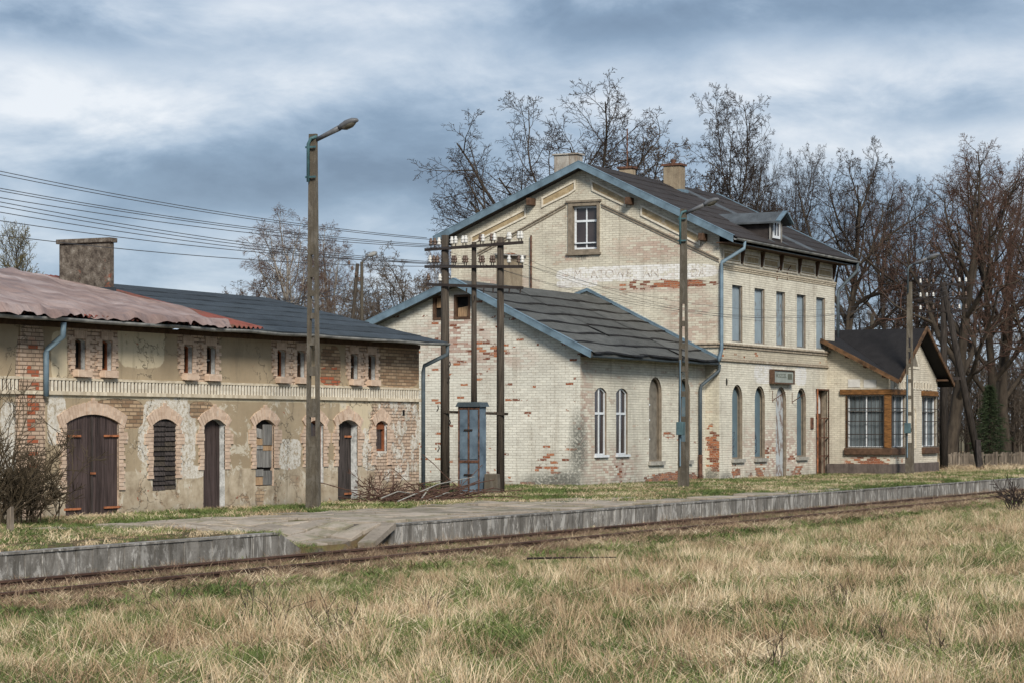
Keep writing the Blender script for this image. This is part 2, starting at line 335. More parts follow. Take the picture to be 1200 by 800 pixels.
# ------------------------------------------------------------------ mesh helpers
def root_loc(o):
    while o.parent: o = o.parent
    return Vector(o.location)
class MB:
    def __init__(s): s.v = []; s.f = []
    def add(s, vs, fs):
        k = len(s.v); s.v += [tuple(p) for p in vs]; s.f += [tuple(i + k for i in f) for f in fs]; return s
    def hexa(s, p):     # 8 points: bottom 0-3 (ccw from above), top 4-7
        return s.add(p, [(3, 2, 1, 0), (4, 5, 6, 7), (0, 1, 5, 4), (1, 2, 6, 5), (2, 3, 7, 6), (3, 0, 4, 7)])
    def box(s, x0, x1, y0, y1, z0, z1):
        x0, x1 = min(x0, x1), max(x0, x1); y0, y1 = min(y0, y1), max(y0, y1); z0, z1 = min(z0, z1), max(z0, z1)
        return s.hexa([(x0, y0, z0), (x1, y0, z0), (x1, y1, z0), (x0, y1, z0), (x0, y0, z1), (x1, y0, z1), (x1, y1, z1), (x0, y1, z1)])
    def beam(s, a, b, w, h, up=(0, 0, 1)):
        a = Vector(a); b = Vector(b); d = (b - a).normalized(); up = Vector(up)
        sd_ = d.cross(up).normalized() * w / 2; u = sd_.cross(d).normalized() * h / 2
        return s.hexa([a - sd_ - u, a + sd_ - u, b + sd_ - u, b - sd_ - u, a - sd_ + u, a + sd_ + u, b + sd_ + u, b - sd_ + u])
    def tube(s, pts, r, n=8, caps=True):
        pts = [Vector(p) for p in pts]; rs = r if isinstance(r, (list, tuple)) else [r] * len(pts)
        rings = []; prev = None
        for i, p in enumerate(pts):
            d = (pts[min(i + 1, len(pts) - 1)] - pts[max(i - 1, 0)]).normalized()
            if prev is None:
                q = Vector((0, 0, 1)) if abs(d.z) < 0.9 else Vector((1, 0, 0)); a = d.cross(q).normalized()
            else:
                a = (prev - d * prev.dot(d)).normalized()
            prev = a; b = d.cross(a)
            rings.append([p + (a * math.cos(2 * math.pi * k / n) + b * math.sin(2 * math.pi * k / n)) * rs[i] for k in range(n)])
        vs = [v for ring in rings for v in ring]; fs = []
        for i in range(len(pts) - 1):
            for k in range(n):
                k2 = (k + 1) % n; fs.append((i * n + k, i * n + k2, (i + 1) * n + k2, (i + 1) * n + k))
        if caps: fs.append(tuple(reversed(range(n)))); fs.append(tuple(range((len(pts) - 1) * n, len(pts) * n)))
        return s.add(vs, fs)
    def prism(s, poly, to3, d0, d1):    # poly in 2d, to3(u, v, d) -> 3d ; closed solid between d0 and d1
        n = len(poly)
        a = [to3(u, v, d0) for u, v in poly]; b = [to3(u, v, d1) for u, v in poly]
        tri = tessellate_polygon([[Vector((u, v, 0)) for u, v in poly]])
        fs = [tuple(t) for t in tri] + [tuple(i + n for i in reversed(t)) for t in tri]
        fs += [(i, (i + 1) % n, (i + 1) % n + n, i + n) for i in range(n)]
        return s.add(a + b, fs)
    def build(s, name, mat, parent=None, smooth=False, bevel=0):
        me = bpy.data.meshes.new(name); off = root_loc(parent) if parent else Vector((0, 0, 0))
        me.from_pydata([(p[0] - off.x, p[1] - off.y, p[2] - off.z) for p in s.v], [], s.f)
        bm = bmesh.new(); bm.from_mesh(me); bmesh.ops.recalc_face_normals(bm, faces=bm.faces); bm.to_mesh(me); bm.free()
        me.materials.append(M[mat] if isinstance(mat, str) else mat)
        if smooth: me.polygons.foreach_set('use_smooth', [True] * len(me.polygons))
        o = bpy.data.objects.new(name, me); col.objects.link(o)
        if parent: o.parent = parent
        if bevel:
            b = o.modifiers.new('b', 'BEVEL'); b.width = bevel; b.segments = 1; b.limit_method = 'ANGLE'
        return o
def tag(o, label=None, cat=None, group=None, kind=None):
    if label: o['label'] = label
    if cat: o['category'] = cat
    if group: o['group'] = group
    if kind: o['kind'] = kind
    return o
def thing(name, label, cat, loc=(0, 0, 0), group=None):
    o = bpy.data.objects.new(name, None); col.objects.link(o); o.location = loc; o.empty_display_size = 0.3
    return tag(o, label, cat, group)
def copy_tree(o, parent=None):
    c = o.copy(); col.objects.link(c); c.parent = parent
    for ch in o.children: copy_tree(ch, c)
    return c
def np_mesh(name, verts, faces4=None, faces3=None, mat=None, attr=None):
    me = bpy.data.meshes.new(name)
    nf4 = 0 if faces4 is None else len(faces4); nf3 = 0 if faces3 is None else len(faces3)
    me.vertices.add(len(verts)); me.vertices.foreach_set('co', np.asarray(verts, np.float32).ravel())
    loops = np.concatenate([a.ravel() for a in (faces4, faces3) if a is not None]).astype(np.int32)
    me.loops.add(len(loops)); me.loops.foreach_set('vertex_index', loops)
    me.polygons.add(nf4 + nf3)
    st = np.concatenate([np.arange(nf4) * 4, nf4 * 4 + np.arange(nf3) * 3]).astype(np.int32)
    me.polygons.foreach_set('loop_start', st)
    me.update(calc_edges=True)
    if mat: me.materials.append(mat)
    return me
# plane mappings (u horizontal, v = z, d = depth into the wall)
def PY(y): return lambda u, v, d: Vector((u, y + d, v))
def PX(x): return lambda u, v, d: Vector((x + d, u, v))

def arch(u0, u1, z0, z1, rise, n=9):
    if u0 > u1: u0, u1 = u1, u0
    if rise <= 0: return [(u0, z0), (u1, z0), (u1, z1), (u0, z1)]
    w = (u1 - u0) / 2; uc = (u0 + u1) / 2
    if rise >= w - 1e-4:
        pts = [(uc + w * math.cos(a), z1 - rise + rise * math.sin(a)) for a in [math.pi * i / (n + 1) for i in range(n + 2)]]
    else:
        rad = (w * w + rise * rise) / (2 * rise); zc = z1 - rad; a0 = math.asin(w / rad)
        pts = [(uc + rad * math.sin(a), zc + rad * math.cos(a)) for a in [a0 - 2 * a0 * i / (n + 1) for i in range(n + 2)]]
    return [(u0, z0), (u1, z0)] + pts
def inset(poly, d):
    n = len(poly); out = []
    for i in range(n):
        a = Vector(poly[i - 1]); b = Vector(poly[i]); c = Vector(poly[(i + 1) % n])
        e1 = (b - a); e2 = (c - b)
        if e1.length < 1e-6: e1 = e2
        if e2.length < 1e-6: e2 = e1
        e1.normalize(); e2.normalize()
        n1 = Vector((-e1.y, e1.x)); n2 = Vector((-e2.y, e2.x)); nn = (n1 + n2)
        if nn.length < 1e-6: nn = n1
        nn.normalize(); k = d / max(0.35, nn.dot(n1)); q = b + nn * k; out.append((q.x, q.y))
    return out
def ring(mb, outer, inner, to3, d0, d1):
    n = len(outer); vs = []
    for poly, d in ((outer, d0), (inner, d0), (outer, d1), (inner, d1)): vs += [to3(u, v, d) for u, v in poly]
    fs = []
    for i in range(n):
        j = (i + 1) % n
        fs += [(i, j, j + n, i + n), (i + 2 * n, i + 3 * n, j + 3 * n, j + 2 * n), (i + n, j + n, j + 3 * n, i + 3 * n), (i, i + 2 * n, j + 2 * n, j)]
    return mb.add(vs, fs)
def wall_with_holes(mb, outer, holes, to3):
    loops = [outer] + [h[::-1] for h in holes]
    flat = [p for l in loops for p in l]
    tri = tessellate_polygon([[Vector((u, v, 0)) for u, v in l] for l in loops])
    mb.add([to3(u, v, 0) for u, v in flat], [tuple(t) for t in tri])
def reveal(mb, hole, to3, depth):
    n = len(hole); a = [to3(u, v, 0) for u, v in hole]; b = [to3(u, v, depth) for u, v in hole]
    mb.add(a + b, [(i, (i + 1) % n, (i + 1) % n + n, i + n) for i in range(n)])

# ------------------------------------------------------------------ terrain
PLAT_Y = 20.65; PLAT_Z = 0.28
def sm(a, b, x):
    t = min(1, max(0, (x - a) / (b - a))); return t * t * (3 - 2 * t)
rg = random.Random(5)
_ph = [(rg.uniform(0, 6.28), rg.uniform(0, 6.28), rg.uniform(0.15, 1.1), rg.uniform(0.15, 1.1)) for _ in range(6)]
def bumpy(x, y): return sum(math.sin(x * c + a) * math.sin(y * d + b) for a, b, c, d in _ph) / 6
def H(x, y):
    if y < 17.5:
        return -0.22 + 0.10 * bumpy(x, y) * sm(17.5, 15, y)
    if y < PLAT_Y - 0.01: return -0.125 + 0.025 * bumpy(x * 2, y * 2)
    z = PLAT_Z + 0.025 * bumpy(x * 1.3, y * 1.3) * sm(20.9, 22, y) - 0.03 * sm(24, 27, y)
    dip = (sm(32.3, 33.2, x) - sm(34.5, 36.05, x)) * (1 - sm(20.7, 23.4, y))
    return z - dip * 0.27
def ground_grid(name, x0, x1, y0, y1, nx, ny, mat, zf=H, kind='structure'):
    xs = np.linspace(x0, x1, nx) if not hasattr(x0, '__len__') else np.array(x0); ys = np.linspace(y0, y1, ny) if not hasattr(y0, '__len__') else np.array(y0)
    nx, ny = len(xs), len(ys)
    v = [(x, y, zf(x, y)) for y in ys for x in xs]
    i = np.arange((nx - 1) * (ny - 1)); r_ = i // (nx - 1); c_ = i % (nx - 1); a = r_ * nx + c_
    f = np.stack([a, a + 1, a + nx + 1, a + nx], 1)
    me = np_mesh(name, v, f, None, mat); me.polygons.foreach_set('use_smooth', [True] * len(me.polygons))
    o = bpy.data.objects.new(name, me); col.objects.link(o); o['kind'] = kind; return o

def soil_mat(name, cols, sc=1.5, bump=0.03):
    t = MT(name); n = t.noise(sc, 6, 0.65); n2 = t.noise(sc * 12, 4, 0.6)
    c = t.ramp(n, [(0.32, cols[0]), (0.48, cols[1]), (0.62, cols[2])])
    c = t.mx(t.m('MULTIPLY', t.ss(n2, 0.4, 0.7), 0.5), c, tuple(v * 0.5 for v in cols[0]))
    t.col(c); t.rough(0.95); t.bump(n2, bump); return t.mat
M['soil'] = soil_mat('meadow litter', [(0.11, 0.085, 0.05), (0.17, 0.135, 0.08), (0.10, 0.10, 0.045)])
M['ballast'] = soil_mat('weedy ballast', [(0.10, 0.08, 0.052), (0.17, 0.135, 0.088), (0.10, 0.10, 0.045)], 2.5, 0.05)
def platform_mat():
    t = MT('platform top soil and worn concrete')
    n = t.noise(0.9, 6, 0.7, stretch=(0.45, 1.6, 1)); n2 = t.noise(18, 4, 0.6); n3 = t.noise(2.2, 5, 0.65, stretch=(0.5, 1.5, 1))
    con = t.ramp(n2, [(0.3, (0.060, 0.050, 0.042)), (0.7, (0.135, 0.115, 0.095))])
    moss = t.ramp(n3, [(0.35, (0.045, 0.055, 0.02)), (0.5, (0.10, 0.068, 0.036)), (0.6, (0.13, 0.105, 0.042)), (0.7, (0.06, 0.075, 0.028))])
    back = t.m('MAXIMUM', t.ss(t.y, 21.7, 23.3), t.ss(t.x, 33.0, 31.0))
    k = t.ss(t.m('ADD', n, t.m('MULTIPLY', back, 0.5)), 0.46, 0.54)
    c = t.mx(k, con, moss)
    t.col(c); t.rough(0.95); t.bump(n2, 0.02); return t.mat
M['platform'] = platform_mat()
M['lawn'] = soil_mat('thin turf soil', [(0.085, 0.095, 0.035), (0.12, 0.11, 0.05), (0.07, 0.085, 0.03)], 1.2, 0.02)

far = MB().add([(-2500, -2500, -0.55), (3500, -2500, -0.55), (3500, 3500, -0.55), (-2500, 3500, -0.55)], [(0, 1, 2, 3)]).build('ground', 'soil'); far['kind'] = 'structure'
ground_grid('meadow', -12, 150, -14, 17.6, 326, 64, M['soil'])
ground_grid('track_bed', -12, 150, 17.6, PLAT_Y - 0.02, 326, 7, M['ballast'])
ground_grid('platform_ground', sorted(set([round(v, 3) for v in list(np.arange(-12, 150, .5)) + list(np.arange(31.5, 37, .08))])), None, [20.70, 20.712] + list(np.arange(20.8, 24.2, .15)) + list(np.arange(24.4, 75, .6)), None, 0, 0, M['platform'], lambda x, y: -.19 if y < 20.705 else H(x, y) if y < 45 else H(x, 45) - 0.5 * sm(45, 75, y))
ground_grid('far_field', 150, 420, -60, 200, 30, 30, M['soil'], lambda x, y: -0.2 + 0.1 * bumpy(x * .1, y * .1))
# ------------------------------------------------------------------ railway
tr = thing('railway_track', 'rusty single railway track half lost in dry grass along the platform', 'railway track', (25, 19.1, -0.15))
def rail(y):
    prof = [(-.065, -.14), (.065, -.14), (.065, -.125), (.012, -.11), (.010, -.035), (.034, -.028), (.034, 0), (-.034, 0), (-.034, -.028), (-.010, -.035), (-.012, -.11), (-.065, -.125)]
    m = MB(); n = len(prof); xs = list(range(-12, 151, 6))
    vs = [(x, y + p[0], p[1]) for x in xs for p in prof]; fs = []
    for i in range(len(xs) - 1):
        for k in range(n): fs.append((i * n + k, i * n + (k + 1) % n, (i + 1) * n + (k + 1) % n, (i + 1) * n + k))
    m.add(vs, fs); return m
M['rail'] = simple('rusted rail steel', (0.045, 0.024, 0.018), 0.4, 3, 0.7, 0.003, c2=(0.085, 0.048, 0.035), stretch=(0.5, 3, 3))
for y in (18.4, 19.83): rail(y).build('rail', 'rail', tr)
sl = MB().box(-.12, .12, -1.2, 1.2, -.08, 0).build('sleeper', 'wood_pole', None, bevel=0.01); sl.parent = tr; sl.location = (-7, 0, 0.02)
for i in range(1, 100):
    o = sl.copy(); col.objects.link(o); o.parent = tr; o.location = (-7 + i * 0.66, rg.uniform(-.03, .03), 0.02 + rg.uniform(-.01, .01)); o.rotation_euler.z = rg.uniform(-.02, .02)

# ------------------------------------------------------------------ platform walls (precast panels)
PW = 0.38
def platform_wall(x_from, x_to, label, ramp_end=None, ramp_start=None):
    t = thing('platform_edge', label, 'platform wall', ((x_from + x_to) / 2, PLAT_Y, -0.17), 'concrete platform edges')
    L0 = root_loc(t)
    protos = []
    for k in range(4):
        r = random.Random(k); w = PW - 0.012; y1 = r.uniform(.0, .008)
        p = MB().box(0, w, -y1, 0.10, -0.01, 0.43); me = p.build('wall_panel', 'concrete_wall', None, bevel=0.006)
        protos.append(me.data); bv = me; col.objects.unlink(me)
    x = x_from; i = 0
    while x < x_to - 0.05:
        o = bpy.data.objects.new('wall_panel', protos[rg.randrange(4)]); col.objects.link(o); o.parent = t
        o.location = (x - L0.x, rg.uniform(-.006, .006), rg.uniform(-.004, .004)); o.rotation_euler.x = rg.uniform(-.012, .012)
        bvm = o.modifiers.new('b', 'BEVEL'); bvm.width = 0.006; bvm.segments = 1
        x += PW; i += 1
    MB().box(x_from, x_to, PLAT_Y - 0.02, PLAT_Y + 0.22, 0.262, 0.292).build('coping', 'concrete_wall', t)
    return t
pl = platform_wall(32.35 - PW * 60, 32.35, 'low concrete platform edge left of the slab crossing, streaked panels under mossy top')
MB().prism([(32.35, -.17), (33.0, -.17), (33.0, 0.0), (32.35, .285)], PY(PLAT_Y - 0.01), 0, .14).build('ramp_end', 'concrete_wall', pl)
pr = platform_wall(36.0, 36.0 + PW * 190, 'long concrete platform edge right of the slab crossing, running past the station house')
a = Vector((36.0, PLAT_Y + .05, .275)); b = Vector((34.75, PLAT_Y - .22, -0.02))
MB().beam(a, b, 0.28, 0.10).build('ramp_kerb', 'concrete_slab', pr)
# paving slabs: parts of one pavement
pv = thing('slab_pavement', 'broken concrete slab paving that dips to the rails between the two platform edges', 'pavement', (40, 22, .28))
def slab(x0, x1, y0, y1, r):
    c = [(x0, y0), (x1, y0), (x1, y1), (x0, y1)]; g = 0.036
    cc = []
    for k, (x, y) in enumerate(c):
        cc.append((x + (g if k in (0, 3) else -g) + r.uniform(-.03, .03), y + (g if k < 2 else -g) + r.uniform(-.03, .03)))
    tz = [H(x, y) + 0.045 + r.uniform(-.018, .026) for x, y in cc]
    m = MB().hexa([(x, y, z - .09) for (x, y), z in zip(cc, tz)] + [(x, y, z) for (x, y), z in zip(cc, tz)])
    return m.build('slab', 'concrete_slab', pv, bevel=0.008)
r = random.Random(11)
for row in range(6):                       # the dipping crossing: small irregular slabs
    y0 = 20.74 + row * 0.50; x = [33.55, 33.05, 32.75, 32.5, 32.3, 31.9][row]; xend = [35.95, 35.95, 36.0, 36.0, 36.2, 37.0][row]
    while x < xend - .15:
        w = min(r.uniform(0.42, 0.75), xend - x); slab(x, x + w, y0, y0 + 0.50, r); x += w
for row in range(2):
    y0 = 20.9 + row * 0.85; x = 36.1
    while x < (62 if row == 0 else 50):
        w = r.uniform(0.8, 1.15)
        if not (x > 46 and r.random() < (x - 46) / 20): slab(x, x + w, y0, y0 + 0.85, r)
        x += w
for row in range(3):
    y0 = 22.6 + row * 0.7; x = [37.0, 36, 31][row]
    while x < [52, 50, 47][row]:
        if x < 33 and row < 2: x += .5; continue
        w = r.uniform(0.7, 1.1)
        if r.random() > 0.10: slab(x, x + w, y0, y0 + 0.7, r)
        x += w

# =================================================================== LEFT BUILDING (goods shed)
LY = 28.1; LX0, LX1 = 24.0, 50.37
def shed_mat():
    t = MT('shed plaster'); u, v = t.x, t.z
    jv = t.comb(t.m('ADD', t.x, t.y), t.z, 0.0)
    j = t.noise(2.2, 6, 0.68, vec=jv); jf = t.noise(11, 5, 0.62, vec=jv); big = t.noise(0.6, 4, 0.6, vec=jv)
    rnd, mf = brick_tex(t, u, v, 0.010)
    B = lambda *b, amp=0.25, soft=0.05: box_mask(t, u, v, *px_box('y', LY, *b), j, amp, soft)
    tan = t.ramp(big, [(0.3, (0.28, 0.22, 0.145)), (0.7, (0.40, 0.325, 0.225))])
    tan = t.mx(t.m('MULTIPLY', t.ss(jf, .5, .8), .35), tan, (0.24, 0.20, 0.14))
    c = tan
    hgt = t.m('ADD', 0.0, mf); h = t.m('MULTIPLY', mf, 0.0)
    cream = (0.55, 0.475, 0.34)
    # cream remains of old paint
    for b in [(60, 388, 79, 447), (137, 380, 193, 431), (-30, 461, 500, 470), (398, 463, 436, 520), (268, 548, 300, 600)]:
        c = t.mx(B(*b, amp=0.3), c, cream)
    # lower, later render
    lowm = t.ss(t.m('ADD', v, t.m('MULTIPLY', t.m('SUBTRACT', j, .5), .12)), 1.14, 1.10)
    lc = t.ramp(j, [(0.35, (0.27, 0.215, 0.15)), (0.5, (0.40, 0.335, 0.245)), (0.62, (0.49, 0.42, 0.32))])
    c = t.mx(lowm, c, lc)
    # whitewash remains
    fk = t.m('MULTIPLY', t.ss(t.noise(1.4, 6, .75, vec=jv, dist=.6), .56, .60), t.ss(v, 2.7, 2.5)); c = t.mx(t.m('MULTIPLY', fk, .8), c, (0.56, 0.52, 0.43))
    for b in [(163, 466, 231, 553), (327, 514, 353, 549), (424, 500, 443, 550), (440, 470, 490, 560), (55, 462, 77, 520), (200, 545, 238, 560), (0, 470, 20, 560)]:
        k = t.m('MULTIPLY', B(*b, amp=0.8), t.ss(t.m('ADD', t.m('MULTIPLY', jf, .6), t.m('MULTIPLY', t.noise(38, 3, .6, vec=jv), .4)), .38, .56)); c = t.mx(k, c, (0.62, 0.60, 0.55))
    # bare brick
    pink = t.ramp(rnd, [(0.1, (0.42, 0.31, 0.23)), (0.9, (0.58, 0.45, 0.35))]); pink = t.mx(t.m('MULTIPLY', mf, .9), pink, (0.15, 0.105, 0.075))
    brown = t.ramp(rnd, [(0.1, (0.24, 0.155, 0.095)), (0.9, (0.44, 0.32, 0.21))]); brown = t.mx(t.m('MULTIPLY', mf, .8), brown, (0.11, 0.085, 0.06))
    for b, kk, amp in [((79, 370, 138, 446), pink, .04), ((208, 370, 257, 448), pink, .04), ((318, 370, 361.5, 450), pink, .04), ((405, 370, 444, 453), pink, .03),
                   ((112, 467, 169, 502), brown, .35), ((376, 405, 399, 452), brown, .35), ((444, 395, 492, 454), brown, .08), ((18, 378, 53, 610), pink, .12), ((222, 470, 250, 490), brown, .4),
                   ((430, 462, 500, 600), pink, .9)]:
        k = B(*b, amp=amp)
        if b[0] == 430: k = t.m('MULTIPLY', k, t.ss(j, .46, .52))
        c = t.mx(k, c, kk); h = t.m('MAXIMUM', h, t.m('MULTIPLY', k, t.m('ADD', mf, 0.6)))
    for b in [(30, 400, 44, 560), (376, 430, 399, 452)]:
        k = t.m('MULTIPLY', B(*b, amp=1.0), t.ss(rnd, .55, .6)); c = t.mx(k, c, (0.34, 0.10, 0.05))
    # spalls low down and general
    sp = t.m('MULTIPLY', t.ss(v, 1.3, 0.3), t.ss(t.noise(1.6, 6, .7, vec=jv, dist=.4), .55, .58)); c = t.mx(sp, c, brown); h = t.m('MAXIMUM', h, sp)
    rs = t.ss(t.m('ADD', t.noise(5, 4, .6, vec=jv), t.m('MULTIPLY', t.ss(v, 1.6, .3), .05)), .70, .715); c = t.mx(rs, c, (0.32, 0.12, 0.07))
    # damp streaks
    st = t.noise(1.0, 5, 0.7, vec=jv, stretch=(5, 0.7, 1)); c = t.mx(t.m('MULTIPLY', t.ss(st, .5, .72), .45), c, (0.17, 0.145, 0.105))
    dk = t.m('MULTIPLY', t.ss(v, 0.55, 0.2), t.ss(j, .4, .6)); c = t.mx(t.m('MULTIPLY', dk, .6), c, (0.15, 0.15, 0.13))
    ck = t.n.new('ShaderNodeTexVoronoi'); ck.feature = 'DISTANCE_TO_EDGE'; ck.inputs['Scale'].default_value = 0.9
    wv = t.n.new('ShaderNodeVectorMath'); wv.operation = 'ADD'; t.L.new(jv, wv.inputs[0]); t.L.new(t.noise(2, 4, .6, vec=jv, color=True), wv.inputs[1]); t.L.new(wv.outputs[0], ck.inputs['Vector'])
    crack = t.m('MULTIPLY', t.ss(ck.outputs[0], 0.012, 0.004), t.ss(big, .45, .55)); c = t.mx(t.m('MULTIPLY', crack, .7), c, (0.13, 0.11, 0.08))
    t.col(c); t.rough(0.92)
    t.bump(t.m('SUBTRACT', t.m('MULTIPLY', jf, .3), t.m('ADD', h, crack)), 0.02, 0.8)
    return t.mat
M['shed'] = shed_mat()
def brick_piece_mat(name, a, b, j=(0.2, 0.15, 0.11)):
    t = MT(name); u = t.m('ADD', t.x, t.y); rnd, mf = brick_tex(t, u, t.z, 0.002, .11, .077)
    n = t.noise(9, 5, .6)
    c = t.ramp(t.m('ADD', t.m('MULTIPLY', rnd, .5), t.m('MULTIPLY', n, .5)), [(0.2, a), (0.8, b)])
    c = t.mx(t.m('MULTIPLY', t.ss(t.noise(3, 5, .7), .56, .7), .5), c, (0.52, 0.48, 0.42))
    t.col(c); t.rough(.92); t.bump(n, .006); return t.mat
M['surround'] = brick_piece_mat('pink surround brick', (0.42, 0.31, 0.235), (0.60, 0.47, 0.37))
M['white_trim'] = brick_piece_mat('pale painted trim', (0.52, 0.475, 0.39), (0.70, 0.66, 0.57))
M['ochre_brick'] = brick_piece_mat('ochre panel brick', (0.27, 0.205, 0.12), (0.42, 0.335, 0.21))
M['panel_brick'] = painted_brick('yellow brown panel brick', 'x', 0, paint=(0.47, 0.40, 0.27), base=-.5, low=0)  # yellowish brown brick tone for panel fields
M['ledge'] = brick_piece_mat('pale ledge', (0.40, 0.34, 0.25), (0.66, 0.59, 0.47))

shed = thing('goods_shed', 'long low railway shed with flaking tan plaster, segmental brick arches and a dentil band', 'shed', (37, 31, 0.2))
openings = []     # (poly, depth)
def px_open(x0, yt0, x1, yb1, rise, y=LY):
    a = on_y(x0, yt0, y); b = on_y(x1, yb1, y); return a[0], b[0], b[1], a[1], rise
ground_ops = {
    'barn': (36.45, 38.14, 0.18, 2.25, .17), 'louvre': (39.29, 40.10, 0.72, 2.17, .12), 'door1': (41.10, 41.90, 0.18, 2.17, .13),
    'boarded': (43.09, 43.82, 0.72, 2.17, .12), 'hidden': (45.20, 45.90, 0.72, 2.16, .12), 'door2': (46.54, 47.42, 0.18, 2.17, .13), 'small': (48.25, 48.80, 1.43, 2.15, .09)}
up_px = [(87, 391, 99.7, 430), (118.5, 392.7, 130.5, 431), (214.5, 398, 225, 434.5), (241, 400, 252, 435), (324, 405, 334, 438), (347, 406, 356.7, 440.5), (410, 410.5, 419, 441), (430.5, 411, 439.5, 442)]
up_ops = []
for q in up_px:
    a = on_y(q[0], q[1], LY); b = on_y(q[2], q[3], LY); up_ops.append((a[0], b[0], 3.12, 3.70, .05))
gholes = {k: arch(*v) for k, v in ground_ops.items()}; uholes = [arch(*v, n=5) for v in up_ops]
w = MB()
wall_with_holes(w, [(LX0, -0.1), (LX1, -0.1), (LX1, 4.0), (LX0, 4.0)], list(gholes.values()) + uholes, PY(LY))
# end walls and back
w.add([(LX1, LY, -.1), (LX1, 37.3, -.1), (LX1, 37.3, 4.0), (LX1, 32.7, 5.15), (LX1, LY, 4.0)], [(0, 1, 2, 3, 4)])
w.add([(LX0, LY, -.1), (LX0, 37.3, -.1), (LX0, 37.3, 4.0), (LX0, 32.7, 5.15), (LX0, LY, 4.0)], [(0, 1, 2, 3, 4)])
w.add([(LX0, 37.3, -.1), (LX1, 37.3, -.1), (LX1, 37.3, 4.0), (LX0, 37.3, 4.0)], [(0, 1, 2, 3)])
shed_wall = w.build('wall', 'shed', shed)
def brick_surround(g, u0, u1, z0, z1, rise, to3, quoin_bottom, thick=0.028):
    """toothed brick jambs, voussoirs and a stepped keystone, standing proud of the plaster"""
    r_ = random.Random(int(u0 * 100)); m = MB(); zs = z1 - rise
    h = .077
    z = quoin_bottom; k = 0
    while z + h <= zs + .001:
        for side in (-1, 1):
            wq = .19 if (k // 1) % 2 == 0 else .14
            top = zs - z
            if 0.18 < top < 0.44: wq = .28                      # shoulder block
            a, b = (u0 - wq, u0) if side < 0 else (u1, u1 + wq)
            d = thick + r_.uniform(-.012, .012)
            m.prism([(a, z + .004), (b, z + .004), (b, z + h - .004), (a, z + h - .004)], to3, -d, 0.02)
        z += h; k += 1
    w_ = (u1 - u0) / 2; uc = (u0 + u1) / 2; rad = (w_ * w_ + rise * rise) / (2 * rise); zc = z1 - rad; a0 = math.asin(w_ / rad) * 1.22
    n = max(9, int(2 * a0 * rad / .085)); n += 1 - n % 2
    for i in range(n):
        t0 = -a0 + 2 * a0 * i / n; t1 = -a0 + 2 * a0 * (i + 1) / n; g_ = .006 / rad
        L_ = .235 + (0.085 if abs(i - n // 2) < 1 else (.03 if abs(i - n // 2) < 2 else 0)) + r_.uniform(-.008, .008)
        t0 += g_; t1 -= g_
        p = [(uc + rad * math.sin(t0), zc + rad * math.cos(t0)), (uc + rad * math.sin(t1), zc + rad * math.cos(t1)),
             (uc + (rad + L_) * math.sin(t1), zc + (rad + L_) * math.cos(t1)), (uc + (rad + L_) * math.sin(t0), zc + (rad + L_) * math.cos(t0))]
        m.prism(p[::-1], to3, -thick - r_.uniform(-.008, .008), 0.02)
    return m
for k, v in ground_ops.items():
    qb = {'barn': .75, 'louvre': .95, 'door1': 1.1, 'boarded': 1.1, 'hidden': 1.1, 'door2': 1.1, 'small': 1.1}[k]
    o = brick_surround(None, *v, PY(LY), qb).build('brick_surround', 'surround', shed); o['kind'] = 'stuff'
for v in up_ops:
    m = MB(); r_ = random.Random(int(v[0] * 10)); z = v[2]; k = 0
    while z < v[3]:
        for sgn, a in ((-1, v[0]), (1, v[1])):
            wq = .20 if k % 2 else .12
            m.prism([(a, z + .004), (a + sgn * wq, z + .004), (a + sgn * wq, z + .073), (a, z + .073)], PY(LY), -.022 - r_.uniform(0, .012), .01)
        z += .077; k += 1
    n = 7
    for i in range(n):
        a = v[0] - .03 + (v[1] - v[0] + .06) * i / n; b = v[0] - .03 + (v[1] - v[0] + .06) * (i + 1) / n
        m.prism([(a + .004, v[3] + .006), (b - .004, v[3] + .006), (b - .004, v[3] + .17), (a + .004, v[3] + .17)], PY(LY), -.03, .01)
    o = m.build('brick_surround', 'surround', shed); o['kind'] = 'stuff'
    MB().prism([(v[0] - .04, v[2] - .15), (v[1] + .08, v[2] - .15), (v[1] + .08, v[2] - .005), (v[0] - .04, v[2] - .005)], PY(LY), -.13, .05).build('sill', 'surround', shed, bevel=.01)
# reveals and fills
def fill_opening(parent, hole, to3, depth, rmat, fmat, fname):
    m = MB(); reveal(m, hole, to3, depth); rv = m.build('reveal', rmat, parent)
    f = MB(); f.prism(hole, to3, depth, depth + .03); return f.build(fname, fmat, parent)
rr = random.Random(3)
for i, h in enumerate(uholes):
    v = up_ops[i]; wdw = fill_opening(shed, h, PY(LY), .16, 'reveal', 'dark', 'window')
    f = MB(); ring(f, inset(h, 0.0), inset(h, .035), PY(LY), .10, .14); f.build('window_frame', 'window_wood' if i in (1, 4, 2) else 'wood_brown', wdw)
    if i in (0, 2, 4, 3):
        MB().prism([(v[0] + .03, v[2] + .03 + .2 * (i == 0)), (v[0] + .14, v[2] + .03), (v[0] + .11, v[3] - .08), (v[0] + .03, v[3] - .06)], PY(LY), .12, .135).build('curtain', 'curtain_orange', wdw)
    if i in (3, 6, 7, 5):
        MB().box(v[0], v[1], LY + .11, LY + .13, (v[2] + v[3]) / 2 - .015, (v[2] + v[3]) / 2 + .015).build('glazing_bar', 'wood_grey', wdw)
